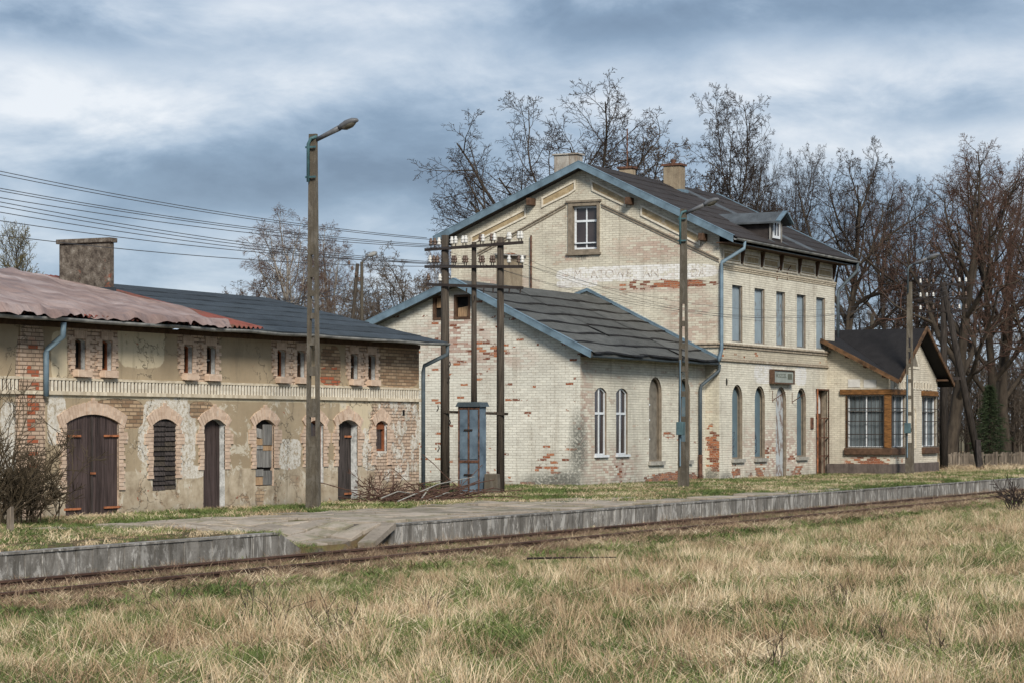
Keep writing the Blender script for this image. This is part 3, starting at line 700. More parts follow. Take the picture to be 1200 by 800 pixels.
# ledges + dentils
M['mould0'] = simple('shadowed frieze brick', (0.055, 0.040, 0.028), .3, 8, .9, .004)  # colour darkened to put recess shade between the dentils
def bandbox(z0, z1, proud, nm, mat='ledge'):
    MB().box(LX0, LX1 + proud, LY - proud, LY + .02, z0, z1).build(nm, mat, shed)
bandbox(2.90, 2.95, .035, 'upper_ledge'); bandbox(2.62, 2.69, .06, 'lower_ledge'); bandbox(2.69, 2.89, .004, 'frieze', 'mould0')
m = MB(); x = LX0 + .05
while x < LX1 - .05:
    r_ = rr.uniform(-.004, .004); m.box(x, x + .060, LY - .026 + r_ * .5, LY - .003, 2.691, 2.899); x += .117
o = m.build('dentils', 'white_trim', shed); o['kind'] = 'stuff'
MB().box(LX0, LX1 + .01, LY - .03, LY + .02, 3.90, 4.0).build('eaves_board', 'wood_brown', shed)
# pilaster
MB().box(on_y(22, 500, LY)[0], on_y(50, 500, LY)[0], LY - .03, LY, .1, 3.89).build('pilaster', 'shed', shed)

def hinge(parent, x, z, side, L=.32, y=LY):
    MB().box(x, x + side * L, y - .015, y + .01, z - .02, z + .02).build('hinge', 'rust', parent)
def plank_door(parent, hole, u0, u1, z0, z1, rise, to3, depth, nb, mat, name='door'):
    """boards clipped by the arch, each board a sub-part"""
    back = MB().prism(hole, to3, depth + .03, depth + .05).build(name, mat, parent)
    w_ = (u1 - u0) / 2; uc = (u0 + u1) / 2; rad = (w_ * w_ + rise * rise) / (2 * rise)
    top = lambda u: z1 - rad + math.sqrt(max(0, rad * rad - (u - uc) ** 2))
    r_ = random.Random(int(u0 * 7))
    for i in range(nb):
        a = u0 + (u1 - u0) * i / nb + .004; b = u0 + (u1 - u0) * (i + 1) / nb - .004
        d = depth + r_.uniform(-.008, .006)
        MB().prism([(a, z0 + r_.uniform(0, .03)), (b, z0 + r_.uniform(0, .03)), (b, top(b)), ((a + b) / 2, top((a + b) / 2)), (a, top(a))], to3, d, d + .025).build('board', mat, back)
    return back
v = ground_ops['barn']; m = MB(); reveal(m, gholes['barn'], PY(LY), .06); m.build('reveal', 'surround', shed)
dr = plank_door(shed, gholes['barn'], *v, PY(LY), .03, 12, 'wood_door', 'double_door')
for x, s_ in ((v[0], 1), (v[1], -1)):
    for z in (.42, 1.83): hinge(dr, x - s_ * .05, z, s_, .52)
MB().box(37.27, 37.31, LY + .0, LY + .03, .2, 2.2).build('cover_strip', 'wood_black', dr)
MB().box(37.24, 37.38, LY - .02, LY + .01, 1.08, 1.12).build('latch', 'rust', dr)
for k, dep in (('door1', .14), ('door2', .17)):
    v = ground_ops[k]; m = MB(); reveal(m, gholes[k], PY(LY), dep + .05); m.build('reveal', 'reveal', shed)
    d = plank_door(shed, gholes[k], *v, PY(LY), dep, 5, 'wood_door' if k == 'door1' else 'wood_black')
    if k == 'door2':
        for z in (.45, 1.78): MB().box(v[1] - .30, v[1] - .02, LY + dep - .03, LY + dep + .005, z - .02, z + .025).build('hinge', 'rust', d)
    MB().box(v[0] - .05, v[1] + .1, LY - .18, LY + .1, .12, .2).build('doorstep', 'stone_sill', shed)
# louvred shutter
v = ground_ops['louvre']; sh = MB().prism(gholes['louvre'], PY(LY), .05, .07).build('shutter', 'wood_black', shed)
zz = v[2]; k = 0
while zz < v[3] - .12:
    for hf in (0, 1):
        a = v[0] + (v[1] - v[0]) * (0 if hf == 0 else .545) + .006; b = v[0] + (v[1] - v[0]) * (.54 if hf == 0 else 1) - .006
        dz = rr.uniform(-.01, .012); m = MB()
        m.hexa([(a, LY - .01, zz + dz), (b, LY - .01, zz + dz), (b, LY + .005, zz + dz), (a, LY + .005, zz + dz), (a, LY + .03, zz + .105 + dz), (b, LY + .03, zz + .105 + dz), (b, LY + .05, zz + .105 + dz), (a, LY + .05, zz + .105 + dz)])
        m.build('slat', 'wood_black' if rr.random() > .2 else 'wood_pole', sh)
    zz += .10
# boarded window: a patchwork
v = ground_ops['boarded']; m = MB(); reveal(m, gholes['boarded'], PY(LY), .1); m.build('reveal', 'surround', shed)
bd = MB().prism(gholes['boarded'], PY(LY), .09, .11).build('boarded_window', 'dark', shed)
def brd(u0, u1, z0, z1, mat, d=.03, tilt=0):
    MB().prism([(u0, z0), (u1, z0 + tilt), (u1, z1 + tilt), (u0, z1)], PY(LY), d, d + .03).build('board', mat, bd)
M['wood_tan'] = simple('tan board', (0.33, 0.22, 0.13), 0.3, 5, .85, .003, stretch=(6, 6, 1), objvar=.15)
u0, u1 = v[0] + .02, v[1] - .02; um = (u0 + u1) / 2 - .02
for a, b, z0, z1, mt, tl in [(u0, um, .74, .92, 'wood_tan', 0), (u0, um, .93, 1.08, 'wood_grey', 0), (u0, um, 1.13, 1.5, 'wood_grey', 0), (u0, um, 1.52, 1.6, 'wood_grey', 0), (u0, um, 1.61, 1.75, 'wood_tan', 0), (u0, um, 1.8, 2.0, 'wood_grey', -.05),
                             (um + .02, u1, .74, 1.05, 'wood_grey', 0), (um + .02, u1, 1.12, 1.48, 'wood_grey', 0), (um + .02, u1, 1.49, 1.6, 'wood_tan', 0), (um + .02, u1, 1.61, 2.06, 'wood_grey', .0)]:
    brd(a, b, z0, z1, mt, rr.uniform(.02, .05), tl)
# window behind the lamp post, small red window
for k in ('hidden', 'small'):
    v = ground_ops[k]; m = MB(); reveal(m, gholes[k], PY(LY), .12); m.build('reveal', 'reveal', shed)
    wd = MB().prism(gholes[k], PY(LY), .12, .14).build('window', 'glass', shed)
    f = MB(); ring(f, gholes[k], inset(gholes[k], .055), PY(LY), .07, .12); f.build('window_frame', 'window_wood', wd)
    if k == 'small': MB().box((v[0] + v[1]) / 2 - .2, v[1] - .02, LY + .06, LY + .1, v[3] - .2, v[3] - .08).build('panel', 'window_wood', wd)
MB().box(49.55, 49.65, LY - .006, LY + .02, 2.28, 2.42).build('vent', 'dark', shed)
# roof : felt strips
RY0, RZ0, RY1, RZ1 = 27.52, 4.06, 32.7, 5.28
def roof_pt(x, t, lift=0.0, y0=RY0, z0=RZ0, y1=RY1, z1=RZ1): return (x, y0 + (y1 - y0) * t, z0 + (z1 - z0) * t + lift)
m = MB()
m.hexa([(LX0, RY0, RZ0 - .08), (50.62, RY0, RZ0 - .08), (50.62, RY1, RZ1 - .08), (LX0, RY1, RZ1 - .08), (LX0, RY0, RZ0 - .01), (50.62, RY0, RZ0 - .01), (50.62, RY1, RZ1 - .01), (LX0, RY1, RZ1 - .01)])
m.hexa([(LX0, RY1, RZ1 - .08), (50.62, RY1, RZ1 - .08), (50.62, 37.9, 4.0), (LX0, 37.9, 4.0), (LX0, RY1, RZ1 - .01), (50.62, RY1, RZ1 - .01), (50.62, 37.9, 4.07), (LX0, 37.9, 4.07)])
rf = m.build('roof', 'felt_left', shed)
NS = 7
for i in range(NS):
    t0, t1 = i / NS, (i + 1) / NS; vs = []; fs = []; xs = np.linspace(42.0, 50.66, 30)
    for x in xs:
        wv = .008 * math.sin(x * 3 + i * 2) + .004 * math.sin(x * 9 + i)
        vs += [roof_pt(x, t0 - .012, .022 + wv), roof_pt(x, t1, .004), roof_pt(x, t0 - .012, .0)]
    for k in range(len(xs) - 1):
        a = k * 3; fs += [(a, a + 3, a + 4, a + 1), (a + 2, a + 5, a + 3, a)]
    MB().add(vs, fs).build('felt_strip', 'felt_left', rf)
# corrugated red sheets
def corr_mat():
    t = MT('red corrugated sheet'); n = t.noise(1.2, 5, .65); n2 = t.noise(14, 4, .6)
    c = t.ramp(n, [(0.35, (0.13, 0.04, 0.032)), (0.5, (0.21, 0.07, 0.055)), (0.6, (0.10, 0.06, 0.04)), (0.7, (0.17, 0.06, 0.05))])
    c = t.mx(t.m('MULTIPLY', t.ss(n2, .5, .7), .5), c, (0.12, 0.07, 0.05)); t.col(c); t.rough(.85); return t.mat
M['corr'] = corr_mat()
for k in range(12):
    x0 = 42.45 - 1.05 * (k + 1); x1 = x0 + 1.06; nx = 36; vs = []; fs = []
    for i in range(nx + 1):
        x = x0 + (x1 - x0) * i / nx; hh = .055 + .028 * math.sin(2 * math.pi * x / .175)
        for t_ in (-.008, .25, .5, .75, 1.0): vs.append(roof_pt(x, t_, hh + .006 * math.sin(k * 5 + t_ * 9)))
        vs.append(roof_pt(x, -.008, hh - .016))
    for i in range(nx):
        a = i * 6
        for q in range(4): fs.append((a + q, a + 6 + q, a + 7 + q, a + 1 + q))
        fs.append((a + 5, a + 11, a + 6, a))
    MB().add(vs, fs).build('corrugated_sheet', 'corr', rf, smooth=True)
# tarpaulin on top
def tarp_mat():
    t = MT('faded tarpaulin'); n = t.noise(1.2, 6, .6, stretch=(1.0, .5, 1)); n2 = t.noise(6, 5, .6)
    c = t.ramp(n, [(0.3, (0.15, 0.105, 0.095)), (0.5, (0.25, 0.185, 0.17)), (0.70, (0.38, 0.31, 0.295))])
    c = t.mx(t.m('MULTIPLY', t.ss(n2, .52, .7), .35), c, (0.20, 0.13, 0.12)); t.col(c); t.rough(.6)
    t.bump(t.noise(3.5, 5, .6, stretch=(1.6, .6, 1), dist=.8), .05, 1.0); return t.mat
M['tarp'] = tarp_mat()
tarp_tree = None
r_ = random.Random(8); nx, ny = 150, 50; vs = []; fs = []
ph = [(r_.uniform(0, 6), r_.uniform(1.0, 5.5), r_.uniform(-1.4, 1.4)) for _ in range(14)]
edge_px = [(-60, 388), (0, 362), (20, 365), (45, 371), (57, 378), (75, 378), (110, 374), (135, 378), (160, 378), (200, 380), (215, 378)]
def low_t(x):     # lower edge in roof coordinate
    return -.03 - .016 * math.sin(x * 1.3 + .7) - .010 * math.sin(x * 3.7 + 2) - .006 * math.sin(x * 9.3)
def shed_slope(px, py):
    best = None
    for i in range(600):
        y = RY0 + (RY1 - RY0) * i / 600; x, z = on_y(px, py, y); e = abs(z - (RZ0 + (RZ1 - RZ0) * i / 600))
        if best is None or e < best[0]: best = (e, x, i / 600)
    return best[1:]
bnd = sorted(shed_slope(*p) for p in ((40, 326), (70, 333), (105, 343), (140, 352), (175, 362), (205, 370), (228, 375)))
print('tarp', bnd)
def up_t(x):      # upper boundary falls towards the right end
    w_ = .035 * math.sin(x * 5.1) + .02 * math.sin(x * 11.7)
    if x > bnd[-1][0]: t_ = bnd[-1][1] * max(0.0, (TX1 - x) / (TX1 - bnd[-1][0]))
    elif x < bnd[0][0]: return 1.0
    else:
        k = next(i for i in range(len(bnd) - 1) if bnd[i + 1][0] >= x); a_, b_ = bnd[k], bnd[k + 1]; t_ = a_[1] + (b_[1] - a_[1]) * (x - a_[0]) / max(1e-6, b_[0] - a_[0])
    return max(.02, min(1.0, t_ + w_ * .6))
TX1 = 41.2
for i in range(nx + 1):
    x = 29.5 + (TX1 - 29.5) * i / nx
    for q in range(ny + 1):
        s_ = q / ny; t_ = low_t(x) + (up_t(x) - low_t(x)) * s_
        f_ = sum(math.sin(p + (x + t_ * c_ * 2.0) * w_ * 1.6) for p, w_, c_ in ph) / 14
        hh = .10 + .17 * abs(f_) ** .7 * (1 if s_ < .97 else .3) + .018 * math.sin(x * 17 + t_ * 20) * (1 - s_) + .015 * math.sin(x * 6 - t_ * 34)
        if q == 0: hh -= .09 + .05 * math.sin(x * 1.1) * math.sin(x * 2.9 + 1)
        elif q == 1: hh += .02
        vs.append(roof_pt(x, t_, hh))
for i in range(nx):
    for q in range(ny):
        a = i * (ny + 1) + q; fs.append((a, a + ny + 1, a + ny + 2, a + 1))
tp = tag(MB().add(vs, fs).build('tarpaulin', 'tarp', None, smooth=True), 'crumpled faded brown-pink tarpaulin laid over the left end of the shed roof', 'tarpaulin')
# gutter + downpipes
def half_gutter(x0, x1, y, z, rad, parent, mat='gutter', seg=8, sag=0.0):
    xs = np.linspace(x0, x1, max(2, int((x1 - x0) / 1.2))); vs = []; fs = []
    for x in xs:
        dz = sag * math.sin((x - x0) * 2.1) - abs(sag) * .5
        for k in range(seg + 1):
            a = math.pi + math.pi * k / seg; vs.append((x, y + rad * math.cos(a), z + dz + rad * math.sin(a)))
        for k in range(seg + 1):
            a = math.pi + math.pi * k / seg; vs.append((x, y + (rad - .008) * math.cos(a), z + dz + (rad - .008) * math.sin(a)))
    n = 2 * (seg + 1)
    for i in range(len(xs) - 1):
        for k in range(seg):
            a = i * n + k; fs.append((a, a + n, a + n + 1, a + 1)); b = a + seg + 1; fs.append((b, b + 1, b + n + 1, b + n))
        a = i * n; fs.append((a, a + seg + 1, a + n + seg + 1, a + n)); fs.append((a + seg, a + n + seg, a + n + 2 * seg + 1, a + 2 * seg + 1))
    g = MB().add(vs, fs).build('gutter', mat, parent)
    return g
half_gutter(29, 50.7, RY0 - .06, RZ0 - .02, .065, shed, 'gutter', sag=.012)
x = LX1 - .02
MB().tube([(50.66, RY0 - .05, 3.98), (50.66, RY0 - .05, 3.78), (50.45, LY - .10, 3.50), (50.40, LY - .10, 3.35), (50.40, LY - .10, .45)], .05, 8).build('downspout', 'zinc_dark', shed, smooth=True)
dx0, _ = on_y(74, 390, RY0 - .05); dx1, _ = on_y(54, 430, LY - .1)
MB().tube([(dx0, RY0 - .06, 3.95), (dx0, RY0 - .05, 3.70), (dx1 + .05, LY - .1, 3.48), (dx1, LY - .1, 3.40), (dx1, LY - .1, on_y(54, 464, LY)[1])], .055, 8).build('downspout', 'zinc_blue', shed, smooth=True)
# chimney
best = None
for i in range(400):
    y = 28 + i * .012; xx, zq = on_y(134, 349, y); zr = RZ0 + (RZ1 - RZ0) * (y - RY0) / (RY1 - RY0)
    if best is None or abs(zq - zr) < best[0]: best = (abs(zq - zr), xx, y, zq)
CX1, CY0, CZ0 = best[1], best[2], best[3]
CXs = on_y(128, 340, CY0)[0]; CYb = on_x(69, 340, CXs)[0]; CZt = on_y(128, 284, CY0)[1]
ch = MB().box(CXs, CX1, CY0, CYb, CZ0 - .1, CZt).build('chimney', 'chimney_plaster', shed, bevel=.015)
MB().box(CXs - .05, CX1 + .05, CY0 - .05, CYb + .05, CZt + .001, CZt + .10).build('chimney_cap', 'chimney_plaster', ch, bevel=.01)
MB().box(CXs - .03, CX1 + .03, CY0 - .03, CYb + .03, CZ0 - .1, CZ0 + .22).build('chimney_flashing', 'felt_left', ch)

# =================================================================== ANNEX
AX, AY = 62.38, 29.4; MX, MY = 72.02, 28.9; MXR = 83.47
APY, APZ = 33.4, 6.40
at_px = [(509, 348.5, 520.5, 373), (534, 347.5, 549.5, 372)]
M['annex_gable'] = painted_brick('annex gable paint', 'x', AX, paint=(0.68, 0.67, 0.60),
    lost=[px_box('x', AX, 620, 525, 668, 560) + (.34,), px_box('x', AX, 545, 425, 680, 470) + (.10,), px_box('x', AX, 500, 380, 610, 440) + (.27,), px_box('x', AX, 560, 400, 600, 420) + (.2,), px_box('x', AX, 480, 560, 700, 572) + (.2,), px_box('x', AX, 655, 450, 690, 570) + (.12,)],
    mauve=[px_box('x', AX, 470, 360, 600, 425), px_box('x', AX, 480, 400, 640, 440), px_box('x', AX, 515, 330, 560, 430)],
    dark=[px_box('x', AX, 664, 470, 690, 575), px_box('x', AX, 600, 550, 690, 580), px_box('x', AX, 640, 545, 690, 590)], low=.12)
M['annex_front'] = painted_brick('annex front paint', 'y', AY, iso=.35, paint=(0.68, 0.66, 0.57),
    lost=[px_box('y', AY, 745, 550, 830, 580) + (1.2,), px_box('y', AY, 772, 500, 800, 520) + (.42,), px_box('y', AY, 700, 530, 740, 570) + (.15,), px_box('y', AY, 800, 485, 826, 520) + (.2,)],
    mauve=[px_box('y', AY, 670, 510, 760, 590), px_box('y', AY, 670, 400, 700, 560)], dark=[px_box('y', AY, 672, 470, 690, 575)], low=.10)
annex = thing('station_annex', 'single-storey painted brick annex with low gable and grey felt roof between shed and station house', 'building', (67, 33, .2))
ATOP_R = (28.88, 4.18); ATOP_L = (38.3, 4.42)
def a_roof_z(y):
    if y < APY: return ATOP_R[1] + (APZ - ATOP_R[1]) * (y - ATOP_R[0]) / (APY - ATOP_R[0])
    return APZ + (ATOP_L[1] - APZ) * (y - APY) / (ATOP_L[0] - APY)
ah = []
for x0, yt, x1, yb in at_px:
    a = on_x(x0, yt, AX); b = on_x(x1, yb, AX); ah.append(arch(b[0], a[0], b[1], a[1], 0))
w = MB(); wall_with_holes(w, [(AY, -.1), (37.7, -.1), (37.7, a_roof_z(37.7) - .12), (APY, APZ - .12), (AY, a_roof_z(AY) - .12)], ah, PX(AX))
w.build('gable_wall', 'annex_gable', annex)
for i, h in enumerate(ah):
    wd = fill_opening(annex, h, PX(AX), .14, 'wood_brown', 'dark', 'attic_window')
    f = MB(); ring(f, inset(h, -.05), inset(h, .02), PX(AX), -.02, .06); f.build('window_frame', 'wood_brown', wd)
    us = [p[0] for p in h]; zs = [p[1] for p in h]; zc = (min(zs) + max(zs)) / 2
    MB().prism([(min(us) + .04, zc if i == 0 else min(zs) + .03), (max(us) - .04, zc if i == 0 else min(zs) + .03), (max(us) - .04, max(zs) - .03 if i == 0 else zc - .03), (min(us) + .04, max(zs) - .03 if i == 0 else zc + .03)], PX(AX), .08, .10).build('board', 'wood_tan', wd)
afront = {'w1': (63.38, 64.22, 1.17, 3.18, .15), 'w2': (64.92, 65.77, 1.17, 3.18, .15), 'a1': (67.41, 68.40, .93, 3.57, .49), 'a2': (69.75, 70.72, .93, 3.57, .48)}
afh = {k: arch(*v) for k, v in afront.items()}
w = MB(); wall_with_holes(w, [(AX, -.1), (MX, -.1), (MX, 4.25), (AX, 4.25)], list(afh.values()), PY(AY))
MB().add([(AX, 37.7, -.1), (MX, 37.7, -.1), (MX, 37.7, 4.4), (AX, 37.7, 4.4)], [(0, 1, 2, 3)]).build('rear_wall', 'annex_front', annex)
w.build('front_wall', 'annex_front', annex)
def casement(parent, hole, v, to3, fr=.075, tr_frac=.62, depth=.10, mat='white_frame', curtain='curtain', cols=2):
    m = MB(); reveal(m, hole, to3, depth + .08); m.build('reveal', 'mould', parent)
    wd = MB().prism(hole, to3, depth + .06, depth + .08).build('window', 'glass', parent)
    f = MB(); ring(f, hole, inset(hole, fr), to3, depth + .03, depth + .055); f.build('window_frame', mat, wd)
    uc = (v[0] + v[1]) / 2; zt = v[2] + (v[3] - v[2]) * tr_frac
    MB().prism([(uc - .022, v[2] + .03), (uc + .022, v[2] + .03), (uc + .022, v[3] - .05), (uc - .022, v[3] - .05)], to3, depth + .025, depth + .055).build('mullion', mat, wd)
    MB().prism([(v[0] + .02, zt - .04), (v[1] - .02, zt - .04), (v[1] - .02, zt + .03), (v[0] + .02, zt + .03)], to3, depth + .02, depth + .055).build('transom', mat, wd)
    if curtain:
        for a, b in ((v[0] + .1, v[0] + .2), (uc + .08, v[1] - .12)):
            MB().prism([(a, v[2] + .1), (b, v[2] + .1), (b, v[3] - .2), (a, v[3] - .2)], to3, depth + .052, depth + .058).build('curtain', curtain, wd)
    return wd
for k in ('w1', 'w2'):
    casement(annex, afh[k], afront[k], PY(AY), depth=.03, fr=.045, curtain=None)
    v = afront[k]; MB().box(v[0] - .05, v[1] + .05, AY - .08, AY + .05, v[2] - .07, v[2]).build('sill', 'white_frame', annex)
def blind_arch(parent, v, to3, panelmat, depth=.16, sill=True, proud=.03, doorlike=False, mould=True, grey=False):
    h = arch(*v, n=15); m = MB(); reveal(m, h, to3, depth); m.build('reveal', 'mould', parent)
    p = MB().prism(h, to3, depth, depth + .03).build('window' if not doorlike else 'door', panelmat, parent)
    if mould:
        f = MB(); ring(f, h, inset(h, .05), to3, .05, .09); f.build('moulding', 'mould', p)
    if sill:
        MB().prism([(v[0] - .09, v[2] - .12), (v[1] + .09, v[2] - .12), (v[1] + .09, v[2]), (v[0] - .09, v[2])], to3, -.10, .05).build('sill', 'stone_sill', parent, bevel=.01)
    return p
p = blind_arch(annex, afront['a1'], PY(AY), 'grey_board')
v = afront['a1']; MB().prism([(v[0] + .02, v[2] + .05), (v[0] + .24, v[2] + .05), (v[0] + .24, v[3] - .9), (v[0] + .02, v[3] - .9)], PY(AY), .10, .12).build('pane', 'glass', p)
for zz in (1.6, 2.2, 2.68): MB().prism([(v[0], zz), (v[0] + .26, zz), (v[0] + .26, zz + .05), (v[0], zz + .05)], PY(AY), .08, .11).build('glazing_bar', 'white_frame', p)
blind_arch(annex, afront['a2'], PY(AY), 'teal_board')
# roof body, sheets
m = MB(); x0, x1 = AX - .38, MX
m.hexa([(x0, ATOP_R[0], ATOP_R[1] - .14), (x1, ATOP_R[0], ATOP_R[1] - .14), (x1, APY, APZ - .14), (x0, APY, APZ - .14), (x0, ATOP_R[0], ATOP_R[1] - .02), (x1, ATOP_R[0], ATOP_R[1] - .02), (x1, APY, APZ - .02), (x0, APY, APZ - .02)])
m.hexa([(x0, APY, APZ - .14), (x1, APY, APZ - .14), (x1, ATOP_L[0], ATOP_L[1] - .14), (x0, ATOP_L[0], ATOP_L[1] - .14), (x0, APY, APZ - .02), (x1, APY, APZ - .02), (x1, ATOP_L[0], ATOP_L[1] - .02), (x0, ATOP_L[0], ATOP_L[1] - .02)])
arf = m.build('roof', 'felt_annex', annex)
r_ = random.Random(4); rows = 7
cuts = [x0 + .05, 65.6, 68.9, x1 - .02]
for i in range(rows):
    for c in range(3):
        xa = cuts[c] + (r_.uniform(-.25, .25) if c else 0); xb = cuts[c + 1] + .04 + (r_.uniform(-.1, .25) if c < 2 else 0)
        t0 = i / rows - .015; t1 = (i + 1) / rows + .0; vs = []; fs = []; n = 14; a_ = r_.uniform(0, 6); b_ = r_.uniform(.0, .016)
        for k in range(n + 1):
            x = xa + (xb - xa) * k / n; sag = .010 * math.sin(a_ + x * 2.4)
            T0 = t0 + .012 * math.sin(a_ + x * 1.7)
            P = lambda t_, l: (x, ATOP_R[0] + (APY - ATOP_R[0]) * t_, ATOP_R[1] + (APZ - ATOP_R[1]) * t_ + l)
            vs += [P(T0, -.005), P(T0, .035 + b_ + sag), P((T0 + t1) / 2, .03 + sag * 1.5), P(t1, .01)]
        for k in range(n):
            for q in range(3): a = k * 4 + q; fs.append((a, a + 4, a + 5, a + 1))
        MB().add(vs, fs).build('felt_sheet', 'felt_annex', arf)
        sv = []; sf = []
        for k in range(n + 1):
            b4 = k * 4; lo_, hi_ = vs[b4], vs[b4 + 1]; wob = .035 + .016 * math.sin(k * 1.7 + i) + .010 * math.sin(k * 3.1 + c)
            sv += [(hi_[0], hi_[1] - .02, hi_[2] + .004), (hi_[0], hi_[1] - wob, hi_[2] - .045), (hi_[0], hi_[1] + wob * .5, hi_[2] + wob * .27 + .006)]
        for k in range(n):
            a = k * 3; sf += [(a, a + 3, a + 4, a + 1), (a, a + 2, a + 5, a + 3)]
        MB().add(sv, sf).build('tar_seam', 'tar', arf)
def verge(parent, x, pts, h=.20, th=.05, mat='zinc_blue', seglen=1.6, cap=.10):
    """zinc clad barge boards along a polyline in the y/z plane, cut in lengths"""
    for (ya, za), (yb, zb) in zip(pts[:-1], pts[1:]):
        L_ = math.hypot(yb - ya, zb - za); n = max(1, round(L_ / seglen))
        for k in range(n):
            a, b = k / n, (k + 1) / n; ga = .004
            p = [(ya + (yb - ya) * a, za + (zb - za) * a), (ya + (yb - ya) * b, za + (zb - za) * b)]
            d = Vector((p[1][0] - p[0][0], p[1][1] - p[0][1])); d.normalize()
            P0 = (p[0][0] + d.x * (ga if k else 0), p[0][1] + d.y * (ga if k else 0)); P1 = (p[1][0], p[1][1])
            m = MB(); dx = rg.uniform(-.006, .006)
            m.prism([(P0[0], P0[1] - h), (P1[0], P1[1] - h), (P1[0], P1[1] + .03), (P0[0], P0[1] + .03)], PX(x), dx - .0, th)
            m.prism([(P0[0], P0[1] + .031), (P1[0], P1[1] + .031), (P1[0], P1[1] + .05), (P0[0], P0[1] + .05)], PX(x), dx - .01, th + cap)
            m.build('verge_board', mat, parent)
verge(annex, AX - .42, [ATOP_R, (APY, APZ), ATOP_L], h=.17)
# flashing against the station gable
verge(annex, MX - .12, [(ATOP_R[0] - .05, ATOP_R[1] + .05), (APY + .25, APZ + .22), (APY + .75, APZ + .05)], h=.05, th=.11, mat='zinc_blue')
half_gutter(AX - .4, MX - .3, ATOP_R[0] - .02, ATOP_R[1] - .10, .06, annex, 'zinc_dark', sag=.01)
MB().box(AX, MX, AY - .32, AY - .02, 4.06, 4.10).build('soffit', 'wood_brown', annex)
gx = MX - .25
MB().tube([(MX - .10, 28.85, 4.05), (MX - .12, 28.86, 3.85), (MX - .62, AY - .1, 3.35), (MX - .66, AY - .1, 3.2), (MX - .66, AY - .1, 1.1)], .055, 8).build('downspout', 'zinc_dark', annex, smooth=True)
MB().tube([(MX - .66, AY - .1, 1.1), (MX - .66, AY - .1, .15)], .075, 8).build('downspout_foot', 'rust_dark', annex)

# =================================================================== MAIN STATION HOUSE
st = thing('station_house', 'two-storey cream painted brick station house with blue zinc gable and bricked-up tall windows', 'building', (78, 34, .2))
PKY, PKZ = 33.82, 10.89
TR = (28.26, 8.20); TL = (39.4, 8.55)
def m_roof_z(y):
    if y < PKY: return TR[1] + (PKZ - TR[1]) * (y - TR[0]) / (PKY - TR[0])
    return PKZ + (TL[1] - PKZ) * (y - PKY) / (TL[0] - PKY)
PB = lambda *a: px_box('x', MX, *a)
FB = lambda *a: px_box('y', MY, *a)
M['main_gable'] = painted_brick('station gable paint', 'x', MX, paint=(0.62, 0.59, 0.49), greying=.45, iso=.25,
    lost=[PB(700, 324, 850, 342) + (.36,), PB(760, 328, 850, 337) + (.42,), PB(760, 290, 850, 300) + (.10,), PB(830, 300, 850, 420) + (.04,), PB(820, 490, 850, 560) + (.42,), PB(831, 505, 846, 560) + (.35,), PB(590, 296, 606, 299) + (.8,)],
    white=[PB(652, 311, 841, 329), PB(652, 328, 700, 337)],
    mauve=[PB(640, 280, 700, 310), PB(700, 270, 850, 310), PB(770, 330, 850, 420), PB(520, 315, 640, 350), PB(700, 326, 850, 345)],
    dark=[PB(674, 296, 690, 306), PB(820, 545, 846, 570)], low=.05)
M['main_front'] = painted_brick('station front paint', 'y', MY, paint=(0.71, 0.685, 0.59), iso=0,
    lost=[FB(856, 540, 870, 563) + (.42,), FB(882, 540, 898, 563) + (.46,), FB(893, 515, 910, 545) + (.36,), FB(922, 525, 937, 550) + (.26,), FB(842, 545, 980, 560) + (.12,), FB(928, 540, 945, 560) + (.2,)],
    white=[FB(884, 427, 905, 449), FB(932, 429, 945, 451)],
    mauve=[FB(840, 480, 980, 570), FB(890, 500, 930, 560)], dark=[FB(842, 550, 860, 575)], low=.10)
# gable wall
gw = (33.22, 34.39, 7.86, 9.57)
gh = arch(33.31, 34.22, 7.98, 9.45, 0)
w = MB(); wall_with_holes(w, [(MY, -.1), (38.9, -.1), (38.9, m_roof_z(38.9) - .2), (PKY, PKZ - .2), (MY, m_roof_z(MY) - .2)], [gh], PX(MX))
w.build('gable_wall', 'main_gable', st)
w = MB(); w.add([(MX, 38.9, -.1), (MXR, 38.9, -.1), (MXR, 38.9, 8.6), (MX, 38.9, 8.6)], [(0, 1, 2, 3)])
w.add([(MXR, MY, -.1), (MXR, 38.9, -.1), (MXR, 38.9, m_roof_z(38.9) - .2), (MXR, PKY, PKZ - .2), (MXR, MY, m_roof_z(MY) - .2)], [(0, 1, 2, 3, 4)])
w.build('rear_wall', 'main_gable', st)
fw = {'g1': (73.16, 74.09, .94, 3.42, .465), 'g2': (75.24, 76.21, .94, 3.41, .485), 'door': (77.28, 78.32, .23, 3.41, .52), 'g3': (79.40, 80.35, .94, 3.40, .475), 'door2': (81.40, 82.70, .24, 3.40, .0)}
uw = [(73.16, 74.09), (75.22, 76.18), (77.32, 78.2), (79.4, 80.32), (81.45, 82.42)]
fwh = {k: arch(*v, n=15) for k, v in fw.items()}; uwh = [arch(a, b, 4.83, 6.72, 0) for a, b in uw]
w = MB(); wall_with_holes(w, [(MX, -.1), (MXR, -.1), (MXR, 8.05), (MX, 8.05)], list(fwh.values()) + uwh, PY(MY)); w.build('front_wall', 'main_front', st)
for i, h in enumerate(uwh):
    m = MB(); reveal(m, h, PY(MY), .13); m.build('reveal', 'mould', st)
    p = MB().prism(h, PY(MY), .12, .15).build('window_board', 'blue_board', st)
    f = MB(); ring(f, h, inset(h, .045), PY(MY), .055, .085); f.build('window_frame', 'wood_grey', p)
for k in ('g1', 'g2', 'g3'): blind_arch(st, fw[k], PY(MY), 'teal_board', depth=.18)
